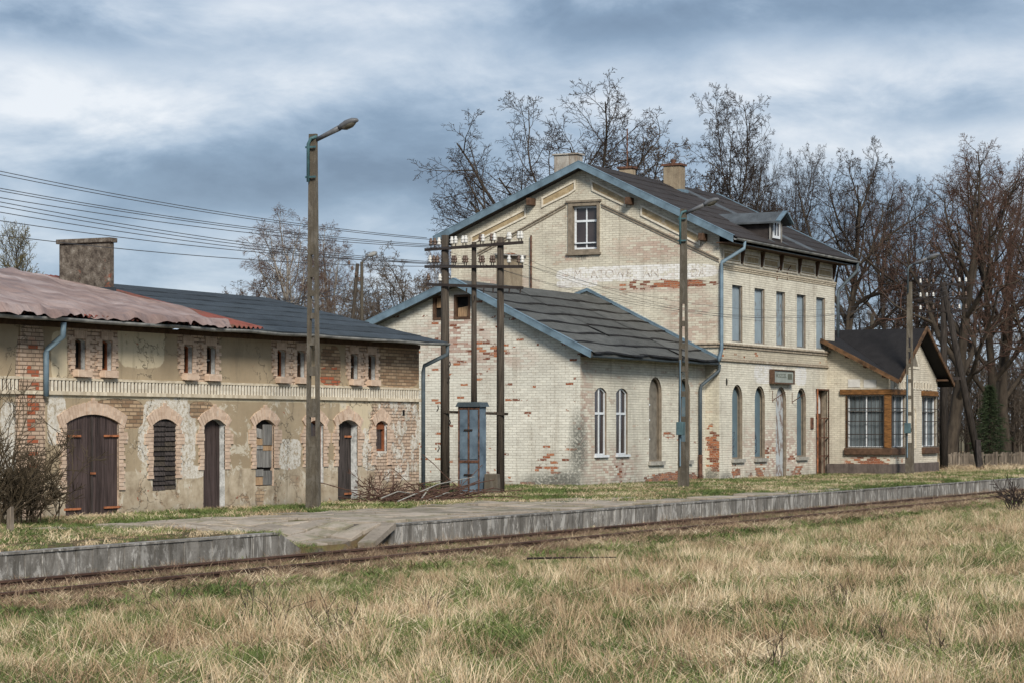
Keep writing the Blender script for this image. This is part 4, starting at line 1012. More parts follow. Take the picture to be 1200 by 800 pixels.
# graffiti scrawl painted on the first two boards
M['spray'] = simple('black spray paint', (0.03, 0.035, 0.05), .2, 5, .8, 0)
for x0, seed in ((73.3, 1), (75.4, 2)):
    rs = random.Random(seed); pts = [Vector((x0 + .25, MY + .176, 1.1))]
    for i in range(26): pts.append(Vector((x0 + .28 + .20 * math.sin(i * .9 + seed) + rs.uniform(-.05, .05), MY + .176, 1.1 + i * .03 + .09 * math.cos(i * 1.7))))
    MB().tube(pts, .008, 4).build('graffiti', 'spray', st)
d1 = blind_arch(st, fw['door'], PY(MY), 'peel', depth=.12, sill=False, doorlike=True) if 'peel' in M else None
def peel_mat():
    t = MT('peeling white paint'); n = t.noise(3.5, 6, .7, stretch=(1.5, 1.5, .7), dist=.3)
    t.col(t.mx(t.ss(n, .5, .54), (0.40, 0.43, 0.45), (0.21, 0.17, 0.15))); t.bump(n, .004); return t.mat
M['peel'] = peel_mat()
d1 = blind_arch(st, fw['door'], PY(MY), 'peel', depth=.12, sill=False, doorlike=True)
vv = fw['door']; MB().prism([(vv[0], vv[2]), (vv[0] + .05, vv[2]), (vv[0] + .05, vv[3] - .5), (vv[0], vv[3] - .5)], PY(MY), .05, .13).build('door_frame', 'rust_dark', d1)
MB().box(vv[0] - .1, vv[1] + .1, MY - .3, MY + .1, .14, .235).build('doorstep', 'stone_sill', st)
# barred door
vv = fw['door2']
m = MB(); reveal(m, fwh['door2'], PY(MY), .25); m.build('reveal', 'mould', st)
db = MB().prism(fwh['door2'], PY(MY), .24, .26).build('door', 'wood_brown', st)
ap = arch(vv[0] + .12, vv[1] - .25, 2.5, 3.3, .4); MB().prism(ap, PY(MY), .20, .235).build('fanlight', 'white_metal', db)
gr = MB()
f = ring(gr, fwh['door2'], inset(fwh['door2'], .05), PY(MY), -.06, -.02)
for zz in (2.33, 1.62, .95): gr.box(vv[0], vv[1], MY - .055, MY - .02, zz - .02, zz + .02)
gr.box(vv[0] + .78, vv[0] + .83, MY - .055, MY - .02, vv[2], 2.33)
gr.build('door_grille', 'rust_dark', db)
MB().box(vv[0], vv[0] + .05, MY - .08, MY - .061, vv[2], vv[3]).build('grille_post', 'rust', db); MB().box(vv[1] - .05, vv[1], MY - .08, MY - .061, vv[2], vv[3]).build('grille_post', 'rust', db)
MB().prism([(vv[0] + .1, .3), (vv[0] + .76, .3), (vv[0] + .76, 2.3), (vv[0] + .1, 2.3)], PY(MY), .19, .235).build('door_panel', 'wood_grey', db)
# cornices
M['cornice'] = brick_piece_mat('weathered cornice', (0.24, 0.20, 0.155), (0.42, 0.36, 0.28))
M['band'] = painted_brick('plain band paint', 'y', MY, paint=(0.58, 0.53, 0.42), base=-.6, low=0)
def cornice(z0, z1, pr, mat='cornice'):
    m = MB(); m.box(MX - pr, MXR + pr, MY - pr, MY + .03, z0, z1); m.box(MX - pr, MX + .03, MY + .031, MY + .85, z0, z1); m.build('cornice', mat, st, bevel=.012)
cornice(4.70, 4.775, .12); cornice(4.61, 4.695, .07); cornice(4.17, 4.225, .07); cornice(4.23, 4.27, .04)
MB().box(MX, MXR, MY - .025, MY + .01, 4.275, 4.605).build('frieze_band', 'band', st)
# frieze under eaves
m = MB()
for k, (z, pr) in enumerate(((7.18, .025), (7.24, .05), (7.30, .075))): m.box(MX - .0, MXR, MY - pr, MY + .01, z, z + .05)
m.build('string_course', 'ledge', st)
nb = 6
for i in range(nb):
    xa = MX + .25 + i * (MXR - MX - .3) / nb; xb = xa + (MXR - MX - .3) / nb - .30
    f = MB(); h = [(xa, 7.42), (xb, 7.42), (xb, 7.86), (xa, 7.86)]; ring(f, h, inset(h, .06), PY(MY), -.045, .01); h2 = inset(h, .10); ring(f, h2, inset(h2, .03), PY(MY), -.03, .01); fp_ = f.build('frieze_panel', 'white_trim', st); MB().prism(h, PY(MY), -.008, .01).build('panel_field', 'ochre_brick', fp_)
    MB().hexa([(xb + .10, MY - .06, 7.50), (xb + .20, MY - .06, 7.50), (xb + .20, MY, 7.45), (xb + .10, MY, 7.45), (xb + .10, MY - .15, 7.98), (xb + .20, MY - .15, 7.98), (xb + .20, MY, 7.98), (xb + .10, MY, 7.98)]).build('eaves_bracket', 'wood_brown', st)
# oval hole
def ov(uc, zc, ru, rz): return [(uc + ru * math.cos(2 * math.pi * i / 14), zc + rz * math.sin(2 * math.pi * i / 14)) for i in range(14)]
ux, uz = on_y(851.5, 447, MY); MB().prism(ov(ux, uz, .07, .13), PY(MY), -.006, .02).build('round_vent', 'dark', st)
for px0 in ((903, 464), (926, 466)):
    ux, uz = on_y(px0[0] + 2, px0[1], MY); MB().tube([(ux, MY, uz - .15), (ux - .05, MY - .5, uz + .15)], .015, 5).tube([(ux, MY - .01, uz - .2), (ux, MY - .01, uz + .2)], .012, 5).build('wall_bracket', 'rust_dark', st)
for px0 in ((958, 385.5), (975, 393)): pass
for px0 in (910, 922):
    ux, uz = on_y(px0, 320, MY); MB().tube([(ux, MY - .02, uz - .25), (ux, MY - .02, uz + .05), (ux + .08, MY - .12, uz + .25)], .02, 5).build('iron_hook', 'rust_dark', st)
ux, uz = on_y(951, 495, MY); MB().box(ux - .13, ux + .13, MY - .04, MY, uz - .22, uz + .2).build('notice_board', 'rust_dark', st)
# gable window
wd = casement(st, gh, (33.31, 34.22, 7.98, 9.45), PX(MX), fr=.07, tr_frac=.66, depth=.10, curtain=None)
MB().prism([(33.34, 8.18), (34.19, 8.18), (34.19, 8.22), (33.34, 8.22)], PX(MX), .07, .13).build('glazing_bar', 'white_frame', wd)
f = MB(); ho = [(gw[0], gw[2]), (gw[1], gw[2]), (gw[1], gw[3]), (gw[0], gw[3])]; ring(f, ho, gh and [(33.31, 7.98), (34.22, 7.98), (34.22, 9.45), (33.31, 9.45)], PX(MX), -.05, .01); f.build('window_surround', 'mould', st)
MB().prism([(gw[0] - .07, gw[3]), (gw[1] + .07, gw[3]), (gw[1] + .07, gw[3] + .07), (gw[0] - .07, gw[3] + .07)], PX(MX), -.09, .01).build('window_head', 'mould', st)
MB().prism([(gw[0] - .05, gw[2] - .07), (gw[1] + .05, gw[2] - .07), (gw[1] + .05, gw[2]), (gw[0] - .05, gw[2])], PX(MX), -.09, .01).build('sill', 'mould', st)
# raking moulding and sunk panels on the gable
def rake(parent, pts, off, th, proud, mat, nm):
    for (ya, za), (yb, zb) in zip(pts[:-1], pts[1:]):
        MB().prism([(ya, za - off - th), (yb, zb - off - th), (yb, zb - off), (ya, za - off)], PX(MX), -proud, .01).build(nm, mat, parent)
gp = [on_x(x, y, MX) for x, y in ((843, 303), (705, 238.5))]; gp2 = [on_x(x, y, MX) for x, y in ((663, 239), (560, 296))]
for off, pr in ((0, .05), (.09, .03)):
    rake(st, gp, off, .045, pr, 'mould', 'raking_moulding'); rake(st, gp2, off, .045, pr, 'mould', 'raking_moulding')
def px_panel(pts, th=.06):
    q = [on_x(x, y, MX) for x, y in pts]
    if sum((q[i][0] * q[(i + 1) % len(q)][1] - q[(i + 1) % len(q)][0] * q[i][1]) for i in range(len(q))) < 0: q = q[::-1]
    f = MB(); ring(f, q, inset(q, th), PX(MX), -.05, .01); gp_ = f.build('gable_panel', 'white_trim', st); MB().prism(q, PX(MX), -.008, .01).build('panel_field', 'ochre_brick', gp_)
px_panel([(692, 210), (734, 231), (734, 243), (694, 224)]); px_panel([(751, 240), (821, 275), (821, 288), (751, 253)])
px_panel([(675, 211), (635, 232), (635, 244), (667, 228.5), (675, 223)]); px_panel([(617, 244), (552, 277), (552, 287), (617, 255)])
# projecting purlins
for px, py in ((625, 234), (740, 233), (826, 275)):
    a = on_x(px, py, MX); MB().box(MX - .38, MX + .05, a[0] - .09, a[0] + .09, a[1] - .22, a[1] + .02).build('purlin_end', 'wood_brown', st, bevel=.01)
# plaster patch and post on gable
a = on_x(582, 300, MX); b = on_x(612, 344, MX); MB().prism([(b[0], 6.2), (a[0], 6.2), (a[0], a[1]), (b[0], a[1])], PX(MX), -.015, .01).build('plaster_patch', 'chimney_tan', st)
a = on_x(580, 298, MX - .1); b = on_x(616, 300, MX - .1); MB().beam((MX - .1, a[0], a[1]), (MX - .1, b[0], b[1]), .12, .05).build('ledge_board', 'wood_grey', st)
a = on_x(622, 276, MX - .1); MB().tube([(MX - .08, a[0], a[1]), (MX - .08, a[0], 6.5)], .035, 6).build('vent_pipe', 'rust_dark', st)
# roof
VX0, VX1 = MX - .38, 84.05
m = MB()
for (a, b) in ((TR, (PKY, PKZ)), ((PKY, PKZ), TL)):
    m.hexa([(VX0, a[0], a[1] - .2), (VX1, a[0], a[1] - .2), (VX1, b[0], b[1] - .2), (VX0, b[0], b[1] - .2), (VX0, a[0], a[1]), (VX1, a[0], a[1]), (VX1, b[0], b[1]), (VX0, b[0], b[1])])
mrf = m.build('roof', 'felt_main', st)
r_ = random.Random(9); rows = 9
for i in range(rows):
    cuts = [VX0 + .03] + sorted(r_.uniform(VX0 + 1.5, VX1 - 1.5) for _ in range(2)) + [VX1 + .02]
    for c in range(3):
        xa, xb = cuts[c], cuts[c + 1] + .05; t0 = i / rows - .01; t1 = (i + 1) / rows; vs = []; fs = []; n = 12; a_ = r_.uniform(0, 6)
        for k in range(n + 1):
            x = xa + (xb - xa) * k / n; sag = .008 * math.sin(a_ + x * 2.0)
            P = lambda t_, l: (x, TR[0] + (PKY - TR[0]) * t_, TR[1] + (PKZ - TR[1]) * t_ + l)
            vs += [P(t0, .002), P(t0, .035 + sag), P(t1, .012)]
        for k in range(n):
            for q in range(2): a = k * 3 + q; fs.append((a, a + 3, a + 4, a + 1))
        MB().add(vs, fs).build('felt_sheet', 'felt_main', mrf)
def on_slope(px, py, A=TR, B=(PKY, PKZ)):
    best = None
    for i in range(1200):
        y = A[0] + (B[0] - A[0]) * i / 1200; x, z = on_y(px, py, y); zr = A[1] + (B[1] - A[1]) * i / 1200
        if best is None or abs(z - zr) < best[0]: best = (abs(z - zr), x, y, zr)
    return best[1:]
def strip(xa, xb, ta, tb, mat, lift=.05):
    P = lambda x, t_: (x, TR[0] + (PKY - TR[0]) * t_, TR[1] + (PKZ - TR[1]) * t_ + lift)
    Q = lambda x, t_: (x, TR[0] + (PKY - TR[0]) * t_, TR[1] + (PKZ - TR[1]) * t_)
    MB().hexa([Q(xa, ta), Q(xb, ta), Q(xb, tb), Q(xa, tb), P(xa, ta), P(xb, ta), P(xb, tb), P(xa, tb)]).build('flashing_strip', mat, mrf)
cx, cy, cz = on_slope(803, 225)
tt = lambda y: (y - TR[0]) / (PKY - TR[0])
strip(cx - .05, cx + .75, .0, tt(cy) + .16, 'felt_grey')
verge(st, VX0 - .05, [TR, (PKY, PKZ), TL], h=.20, cap=.12)
verge(st, VX1 + .0, [TR, (PKY, PKZ), TL], h=.20, th=.04, mat='zinc_blue')
half_gutter(VX0, VX1 + .15, TR[0] - .07, TR[1] - .06, .075, st, 'gutter', sag=.0)
MB().box(VX0 + .05, VX1, TR[0], TR[0] + .04, TR[1] - .22, TR[1] - .02).build('eaves_board', 'zinc_dark', st)
MB().box(VX0 + .1, VX1, TR[0] + .04, MY, 8.0, 8.03).build('soffit', 'wood_brown', st)
gz = TR[1] - .1
MB().tube([(MX + .45, TR[0] - .07, gz), (MX + .42, TR[0] - .07, gz - .25), (MX - .05, MY - .1, 7.38), (MX - .10, MY - .12, 7.2), (MX - .10, MY - .12, 4.55), (MX - .25, MY - .1, 4.25), (MX - .27, MY - .08, 4.15)], .06, 8).build('downspout', 'zinc_blue', st, smooth=True)
xr = on_y(981.5, 400, MY - .1)[0]
MB().tube([(VX1 - .05, TR[0] - .07, gz), (VX1 - .08, TR[0] - .07, gz - .3), (xr + .12, MY - .12, 7.1), (xr, MY - .12, 6.95), (xr, MY - .12, 5.3)], .06, 8).build('downspout', 'zinc_dark', st, smooth=True)
# dormer
dx0, dyy, dz0 = on_slope(904, 283)
FY = dyy
dxa = dx0 - .05; dxb = on_y(914, 280, FY)[0] + .1; dzt = on_y(908, 258, FY)[1]; dzp = on_y(908.5, 246, FY - .25)[1]
dm = MB(); by = PKY - .3
xc = (dxa + dxb) / 2
zq = lambda y: m_roof_z(y)
zside = dzt
yb = TR[0] + (zside - TR[1]) / (PKZ - TR[1]) * (PKY - TR[0])
dm.add([(dxa, FY, dz0 - .1), (dxb, FY, dz0 - .1), (dxb, FY, zside), (xc, FY, dzp - .12), (dxa, FY, zside), (dxa, yb, zside), (dxb, yb, zside)], [(0, 1, 2, 3, 4), (0, 4, 5), (1, 6, 2)])
dorm = dm.build('dormer', 'felt_main', st)
ybp = min(PKY, TR[0] + (dzp - TR[1]) / (PKZ - TR[1]) * (PKY - TR[0])); ov_ = .22
m = MB()
for sgn, xe in ((-1, dxa - ov_), (1, dxb + ov_)):
    ze = zside - .10; yee = TR[0] + (ze - TR[1]) / (PKZ - TR[1]) * (PKY - TR[0])
    a = (xc, FY - .3, dzp); b = (xe, FY - .3, ze); c_ = (xe, yee + .2, ze); d_ = (xc, ybp + .2, dzp)
    lo = [Vector(p) - Vector((0, 0, .06)) for p in (a, b, c_, d_)]
    m.hexa([*lo, a, b, c_, d_])
m.build('dormer_roof', 'felt_grey', dorm)
for sgn, xe in ((-1, dxa - ov_), (1, dxb + ov_)):
    MB().beam((xc, FY - .33, dzp), (xe, FY - .33, zside - .10), .05, .16, up=(0, -1, 0)).build('dormer_barge', 'zinc_blue', dorm)
wv = [dxa + .16, dxb - .16]; hh = arch(wv[0], wv[1], dz0 + .12, zside - .02, 0)
f = MB(); ring(f, hh, inset(hh, .09), PY(FY), -.04, .02); f.box((wv[0] + wv[1]) / 2 - .035, (wv[0] + wv[1]) / 2 + .035, FY - .035, FY + .01, dz0 + .12, zside - .05); f.build('dormer_window', 'white_frame', dorm)
MB().prism(inset(hh, .06), PY(FY), -.02, -.005).build('dormer_pane', 'glass', dorm)
MB().box(dxa - .06, dxa, FY - .02, FY + .04, dz0 - .1, zside).build('corner_board', 'wood_grey', dorm); MB().box(dxb, dxb + .06, FY - .02, FY + .04, dz0 - .1, zside).build('corner_board', 'wood_grey', dorm)
strip(dxa - .25, dxa - .02, .02, tt(dyy), 'felt_grey'); strip(dxb + .02, dxb + .35, .02, tt(dyy) + .05, 'felt_grey')
# chimneys on the station roof
def roof_chimney(px0, pxm, px1, pyb, pyt, mat, label_, cap=.08, slope=True, ydepth=None, flash=True):
    if slope: x1, y0, z0 = on_slope(px1, pyb)
    else: x1, z0 = on_y(px1, pyb, ydepth); y0 = ydepth
    xs_ = on_y(pxm, pyb, y0)[0]; yb_ = on_x(px0, pyb, xs_)[0]; zt = on_y(pxm, pyt, y0)[1]
    c = MB().box(xs_, x1, y0, yb_, z0 - .5, zt).build('chimney', mat, st, bevel=.02)
    if cap: MB().box(xs_ - .05, x1 + .05, y0 - .05, yb_ + .05, zt + .002, zt + cap).build('chimney_cap', 'rust_dark' if mat == 'chimney_tan' else mat, c)
    if flash: MB().box(xs_ - .07, x1 + .07, y0 - .1, yb_ + .1, z0 - .5, z0 + .08).build('chimney_flashing', 'zinc_blue', c)
    return c, (xs_, x1, y0, yb_, zt)
c3, b3 = roof_chimney(777, 797, 803, 226, 194, 'chimney_tan', '')
MB().tube([((b3[0] + b3[1]) / 2, b3[2] + (b3[3] - b3[2]) * .55, b3[4]), ((b3[0] + b3[1]) / 2, b3[2] + (b3[3] - b3[2]) * .55, b3[4] + .25)], .09, 8).build('chimney_pot', 'rust_dark', c3)
roof_chimney(649, 676, 683, 200, 181, 'chimney_white', '', slope=False, ydepth=35.2, flash=False, cap=.05)
c2, b2 = roof_chimney(725, 741, 745, 214, 197.5, 'chimney_tan', '', slope=False, ydepth=34.3, flash=False)
ant = MB().tube([((b2[0] + b2[1]) / 2, (b2[2] + b2[3]) / 2, b2[4]), ((b2[0] + b2[1]) / 2, (b2[2] + b2[3]) / 2, b2[4] + 1.45)], .025, 6).build('antenna_mast', 'rust_dark', c2)
# station name board
a = on_y(909, 432, MY - .35); b = on_y(931, 450, MY - .35)
sgn = thing('station_name_sign', 'weathered grey station name board in a dark box frame over the arched doorway', 'sign', ((a[0] + b[0]) / 2, MY - .2, a[1]))
X0, X1, Z0, Z1 = 77.0, 78.95, 3.62, 4.11
X0, Z1 = on_y(907.5, 432, MY - .20); X1, _ = on_y(931.5, 450, MY - .20); Z0 = on_y(920, 449.5, MY - .20)[1]
fr_ = MB(); fr_.box(X0, X1, MY - .20, MY - .02, Z1 - .04, Z1); fr_.box(X0, X1, MY - .20, MY - .02, Z0, Z0 + .05); fr_.box(X0, X0 + .05, MY - .20, MY - .02, Z0 + .05, Z1 - .04); fr_.box(X1 - .05, X1, MY - .20, MY - .02, Z0 + .05, Z1 - .04)
fr_.build('sign_frame', 'wood_brown', sgn)
M['sign_face'] = simple('faded sign face', (0.27, 0.30, 0.28), .2, 3, .6, .001)
M['sign_text'] = simple('faded lettering', (0.10, 0.11, 0.09), .2, 3, .7, 0)
MB().box(X0 + .05, X1 - .05, MY - .16, MY - .1, Z0 + .05, Z1 - .04).build('sign_face', 'sign_face', sgn)
def text(s_, x, y, z, size, mat, parent, name='lettering'):
    c = bpy.data.curves.new(name, 'FONT'); c.body = s_; c.size = size; c.extrude = .002; c.align_x = 'CENTER'; c.align_y = 'CENTER'
    to = bpy.data.objects.new(name, c); me = bpy.data.meshes.new_from_object(to); bpy.data.objects.remove(to)
    me.materials.append(M[mat]); o = bpy.data.objects.new(name, me); col.objects.link(o); o.parent = parent
    L0 = root_loc(parent); o.location = (x - L0.x, y - L0.y, z - L0.z); o.rotation_euler = (R(90), 0, 0); return o
to = text('WOSZCZEL', (X0 + X1) / 2 - .25, MY - .163, (Z0 + Z1) / 2 + .03, .20, 'sign_text', sgn)
MB().box(X1 - .62, X1 - .18, MY - .164, MY - .161, (Z0 + Z1) / 2 - .08, (Z0 + Z1) / 2 + .12).build('lettering_block', 'sign_text', sgn)

# faded lettering painted on the white band of the gable
def faded():
    t = MT('faded wall lettering'); n = t.noise(9, 5, .7); t.col(t.ramp(n, [(.36, (0.20, 0.17, 0.15)), (.46, (0.38, 0.34, 0.30)), (.53, (0.58, 0.55, 0.51))])); t.rough(.9); return t.mat
M['faded'] = faded()
for w_, pxc, pyc, sz in (('M', 677, 322, .42), ('ATOWE', 716, 321.5, .42), ('AN', 763, 320.5, .40), ('DA', 818, 320, .38)):
    y_, z_ = on_x(pxc, pyc, MX); o = text(w_, MX - .004, y_, z_, sz, 'faded', st, 'wall_lettering'); o.rotation_euler = (R(90), 0, R(-90))
# =================================================================== WING
WX0, WX1, WY = 82.65, 88.55, 26.5
M['wing_side'] = painted_brick('wing side paint', 'x', WX0, iso=0, paint=(0.62, 0.58, 0.48), lost=[px_box('x', WX0, 980, 532, 1050, 550) + (.50,), px_box('x', WX0, 1015, 535, 1050, 560) + (.4,)], mauve=[px_box('x', WX0, 975, 520, 1045, 560)], low=.12, greying=.3)
M['wing_front'] = painted_brick('wing front paint', 'y', WY, iso=0, paint=(0.67, 0.62, 0.52), lost=[px_box('y', WY, 1043, 530, 1062, 550) + (.25,)], low=.12)
wing = thing('station_wing', 'small painted brick wing with ochre window timbers, iron bars and steep black gable', 'building', (85.5, 27.5, .2))
wz = 3.80
sideh = arch(WY + .22, on_x(993.5, 500, WX0)[0], on_x(1010, 523.5, WX0)[1], on_x(1010, 462.5, WX0)[1], 0)
zt_ = sideh[2][1]; zb_ = sideh[0][1]
fh1 = arch(WX0 + .03, on_y(1060, 500, WY)[0], zb_, zt_, 0); fh2 = arch(on_y(1080.5, 500, WY)[0], on_y(1096.5, 500, WY)[0], zb_, zt_, 0)
PW_ = (85.55, 5.68)
side_top = lambda y: 3.78 + (y - 26.1) * .516 - .08
w = MB(); wall_with_holes(w, [(WY, -.1), (MY, -.1), (MY, side_top(MY)), (WY, side_top(WY))], [sideh], PX(WX0)); w.build('side_wall', 'wing_side', wing)
w = MB(); slope_g = (PW_[1] - 3.74) / (PW_[0] - 82.2)
wall_with_holes(w, [(WX0, -.1), (WX1, -.1), (WX1, PW_[1] - .12 - (WX1 - PW_[0]) * slope_g), (PW_[0], PW_[1] - .12), (WX0, PW_[1] - .12 - (PW_[0] - WX0) * slope_g)], [fh1, fh2], PY(WY))
w2_ = MB(); w2_.add([(WX1, WY, -.1), (WX1, 33, -.1), (WX1, 33, 3.6), (WX1, WY, 3.6)], [(0, 1, 2, 3)]); w2_.build('end_wall', 'wing_front', wing); w3_ = MB().add([(MXR, 33, -.1), (WX1, 33, -.1), (WX1, 33, 3.6), (MXR, 33, 3.6)], [(0, 1, 2, 3)]); w3_.build('rear_wall', 'wing_front', wing)
w.build('front_wall', 'wing_front', wing)
M['plinth'] = concrete('plinth render', (0.115, 0.095, 0.085), .6, 5, dark=(0.045, 0.036, 0.032))
m = MB(); m.box(WX0 - .06, WX0 + .02, WY + .0, MY, -.1, .66); m.box(WX0 - .06, WX1 + .04, WY - .06, WY - .001, -.1, .66); m.build('plinth', 'plinth', wing)
# windows
def barred(hole, to3, ncol, nm, panes=2, hbars=(.25, .5, .75)):
    m = MB(); reveal(m, hole, to3, .16); m.build('reveal', 'mould', wing)
    u0_, u1_ = hole[0][0], hole[1][0]; z0_, z1_ = hole[0][1], hole[2][1]
    wd = MB().prism(hole, to3, .14, .16).build('window', 'curtain', wing)
    f = MB(); ring(f, hole, inset(hole, .035), to3, .07, .12); f.build('window_frame', 'white_frame', wd)
    for k in range(1, panes):
        uu = u0_ + (u1_ - u0_) * k / panes; MB().prism([(uu - .025, z0_), (uu + .025, z0_), (uu + .025, z1_), (uu - .025, z1_)], to3, .06, .12).build('mullion', 'white_frame', wd)
    MB().prism([(u0_, z1_ - .60), (u1_, z1_ - .60), (u1_, z1_ - .57), (u0_, z1_ - .57)], to3, .065, .115).build('transom', 'wood_grey', wd)
    g = MB()
    for k in range(ncol + 1):
        uu = u0_ + (u1_ - u0_) * k / ncol; p0 = to3(uu, z0_ - .02, -.07); p1 = to3(uu, z1_, -.07); g.tube([p0, p1], .009 if 0 < k < ncol else .02, 5)
    for hb in hbars + (0.0, 1.0):
        zz = z0_ + (z1_ - z0_) * hb; g.beam(to3(u0_ - .03, zz, -.075), to3(u1_ + .03, zz, -.075), .012, .03)
    g.build('window_grille', 'iron', wd)
    return wd
barred(sideh, PX(WX0), 9, 'side', 2); barred(fh1, PY(WY), 4, 'f1', 2); barred(fh2, PY(WY), 4, 'f2', 2)
# timber
a = on_x(985, 455, WX0)[0]
MB().box(WX0 - .10, WX0 - .005, WY - .10, a, zt_ + .02, zt_ + .21).build('lintel', 'wood_orange', wing, bevel=.01)
MB().box(WX0 - .004, fh1[1][0] + .12, WY - .10, WY - .005, zt_ + .02, zt_ + .21).build('lintel', 'wood_orange', wing, bevel=.01)
MB().box(fh2[0][0] - .12, fh2[1][0] + .05, WY - .10, WY - .005, zt_ + .02, zt_ + .21).build('lintel', 'wood_orange', wing, bevel=.01)
MB().box(WX0 - .05, WX0 + .03, WY - .05, WY + .21, zb_ - .02, zt_ + .02).build('corner_post', 'wood_orange', wing, bevel=.01)
MB().box(WX0 - .05, WX0 + .01, sideh[1][0], sideh[1][0] + .06, zb_, zt_ + .02).build('jamb', 'wood_orange', wing)
MB().box(WX0 - .13, WX0 - .0, WY - .13, sideh[1][0] + .1, zb_ - .27, zb_ - .03).build('sill', 'wood_brown', wing, bevel=.01)
MB().box(WX0 + .001, fh1[1][0] + .08, WY - .13, WY - .0, zb_ - .27, zb_ - .03).build('sill', 'wood_brown', wing, bevel=.01)
MB().box(fh2[0][0] - .05, fh2[1][0] + .05, WY - .13, WY - .0, zb_ - .27, zb_ - .03).build('sill', 'wood_brown', wing, bevel=.01)
for p0, p1 in (((994, 444), (1008, 453)), ((1012.5, 444.5), (1027, 453.5))):
    a = on_x(*p0, WX0); b = on_x(*p1, WX0); MB().prism([(b[0], b[1]), (a[0], b[1]), (a[0], a[1]), (b[0], a[1])], PX(WX0), -.02, .01).build('plaster_panel', 'white_metal', wing)
for rng_ in ((1048, 1063, 4), (1070, 1093, 6)):
    for k in range(rng_[2]):
        p = rng_[0] + (rng_[1] - rng_[0]) * k / rng_[2]; q = p + (rng_[1] - rng_[0]) / rng_[2] * .6
        a = on_y(p, 445.5, WY)[0]; b = on_y(q, 445.5, WY)[0]; h = [(a, 3.42), (b, 3.42), (b, 3.72), (a, 3.72)]
        f = MB(); ring(f, h, inset(h, .045), PY(WY), -.03, .01); fs_ = f.build('frieze_slot', 'white_trim', wing); MB().prism(h, PY(WY), -.008, .01).build('slot_field', 'mould', fs_)
f = MB(); tri_ = [(84.9, 4.18), (86.2, 4.18), (85.55, 4.95)]; ring(f, tri_, inset(tri_, .09), PY(WY), -.03, .01); ft_ = f.build('gable_triangle', 'white_trim', wing); MB().prism(tri_, PY(WY), -.008, .01).build('triangle_field', 'grey_board', ft_)
a = on_y(1069, 475, WY)[0]; h = arch(a, a + .45, 1.2, 2.75, .2); f = MB(); ring(f, h, inset(h, .05), PY(WY), -.02, .01); f.build('blind_niche', 'ledge', wing)
# roof : lean plane A + cross gable
YB = 29.85; XL = WX0 - .42; XR = 89.0; YF = 26.02
PA = lambda y: 3.74 + (y - 26.1) * .516
m = MB(); th = .07
def slab_roof(pts, nm, mat='felt_wing'):
    lo = [Vector(p) - Vector((0, 0, th)) for p in pts]; n = len(pts)
    tri = tessellate_polygon([[Vector(p) for p in pts]])
    fs = [tuple(t) for t in tri] + [tuple(i + n for i in reversed(t)) for t in tri] + [(i, (i + 1) % n, (i + 1) % n + n, i + n) for i in range(n)]
    return MB().add([Vector(p) for p in pts] + lo, fs).build(nm, mat, wing)
zr = PW_[1]; yv = 26.1 + (zr - 3.74) / .516
slab_roof([(XL, YF + .05, PA(YF + .05)), (PW_[0], yv, zr + .0), (XL, yv, zr)], 'roof')
slab_roof([(XL, YF, PA(YF)), (PW_[0], YF, zr), (PW_[0], yv, zr + .002)], 'roof_slope')
xr_ = XR + .1; zre = zr - (xr_ - PW_[0]) * slope_g
slab_roof([(PW_[0], YF, zr), (xr_, YF, zre), (xr_, 34, zre), (PW_[0], 34, zr)], 'roof_slope')
slab_roof([(XL, yv, zr - .004), (PW_[0], yv, zr - .004), (PW_[0], 34, zr - .5), (MXR + .02, 34, zr - .5), (MXR + .02, yv, zr - .004)], 'roof_back')
M['barge'] = simple('ochre barge board', (0.045, 0.027, 0.016), .5, 4, .75, .003, c2=(0.11, 0.06, 0.03))
def bar3(a, b, nm, mat='barge', w=.05, h=.15): MB().beam(a, b, w, h).build(nm, mat, wing)
bar3((XL, YF - .03, PA(YF) - .03), (PW_[0], YF - .03, zr + .0), 'barge_board'); bar3((PW_[0], YF - .03, zr), (xr_, YF - .03, zre), 'barge_board')
bar3((XL - .03, YF, PA(YF) - .06), (XL - .03, MY + .1, PA(MY + .1) - .06), 'barge_board')
for yy in (26.6, 27.3, 28.0, 28.6): MB().box(XL, WX0, yy, yy + .08, PA(yy) - .2, PA(yy) - .09).build('rafter_end', 'wood_brown', wing)
MB().box(xr_ - .75, xr_ - .05, YF + .05, WY, zre + .15, zre + .22).build('eaves_beam', 'wood_brown', wing)
half_gutter_done = True

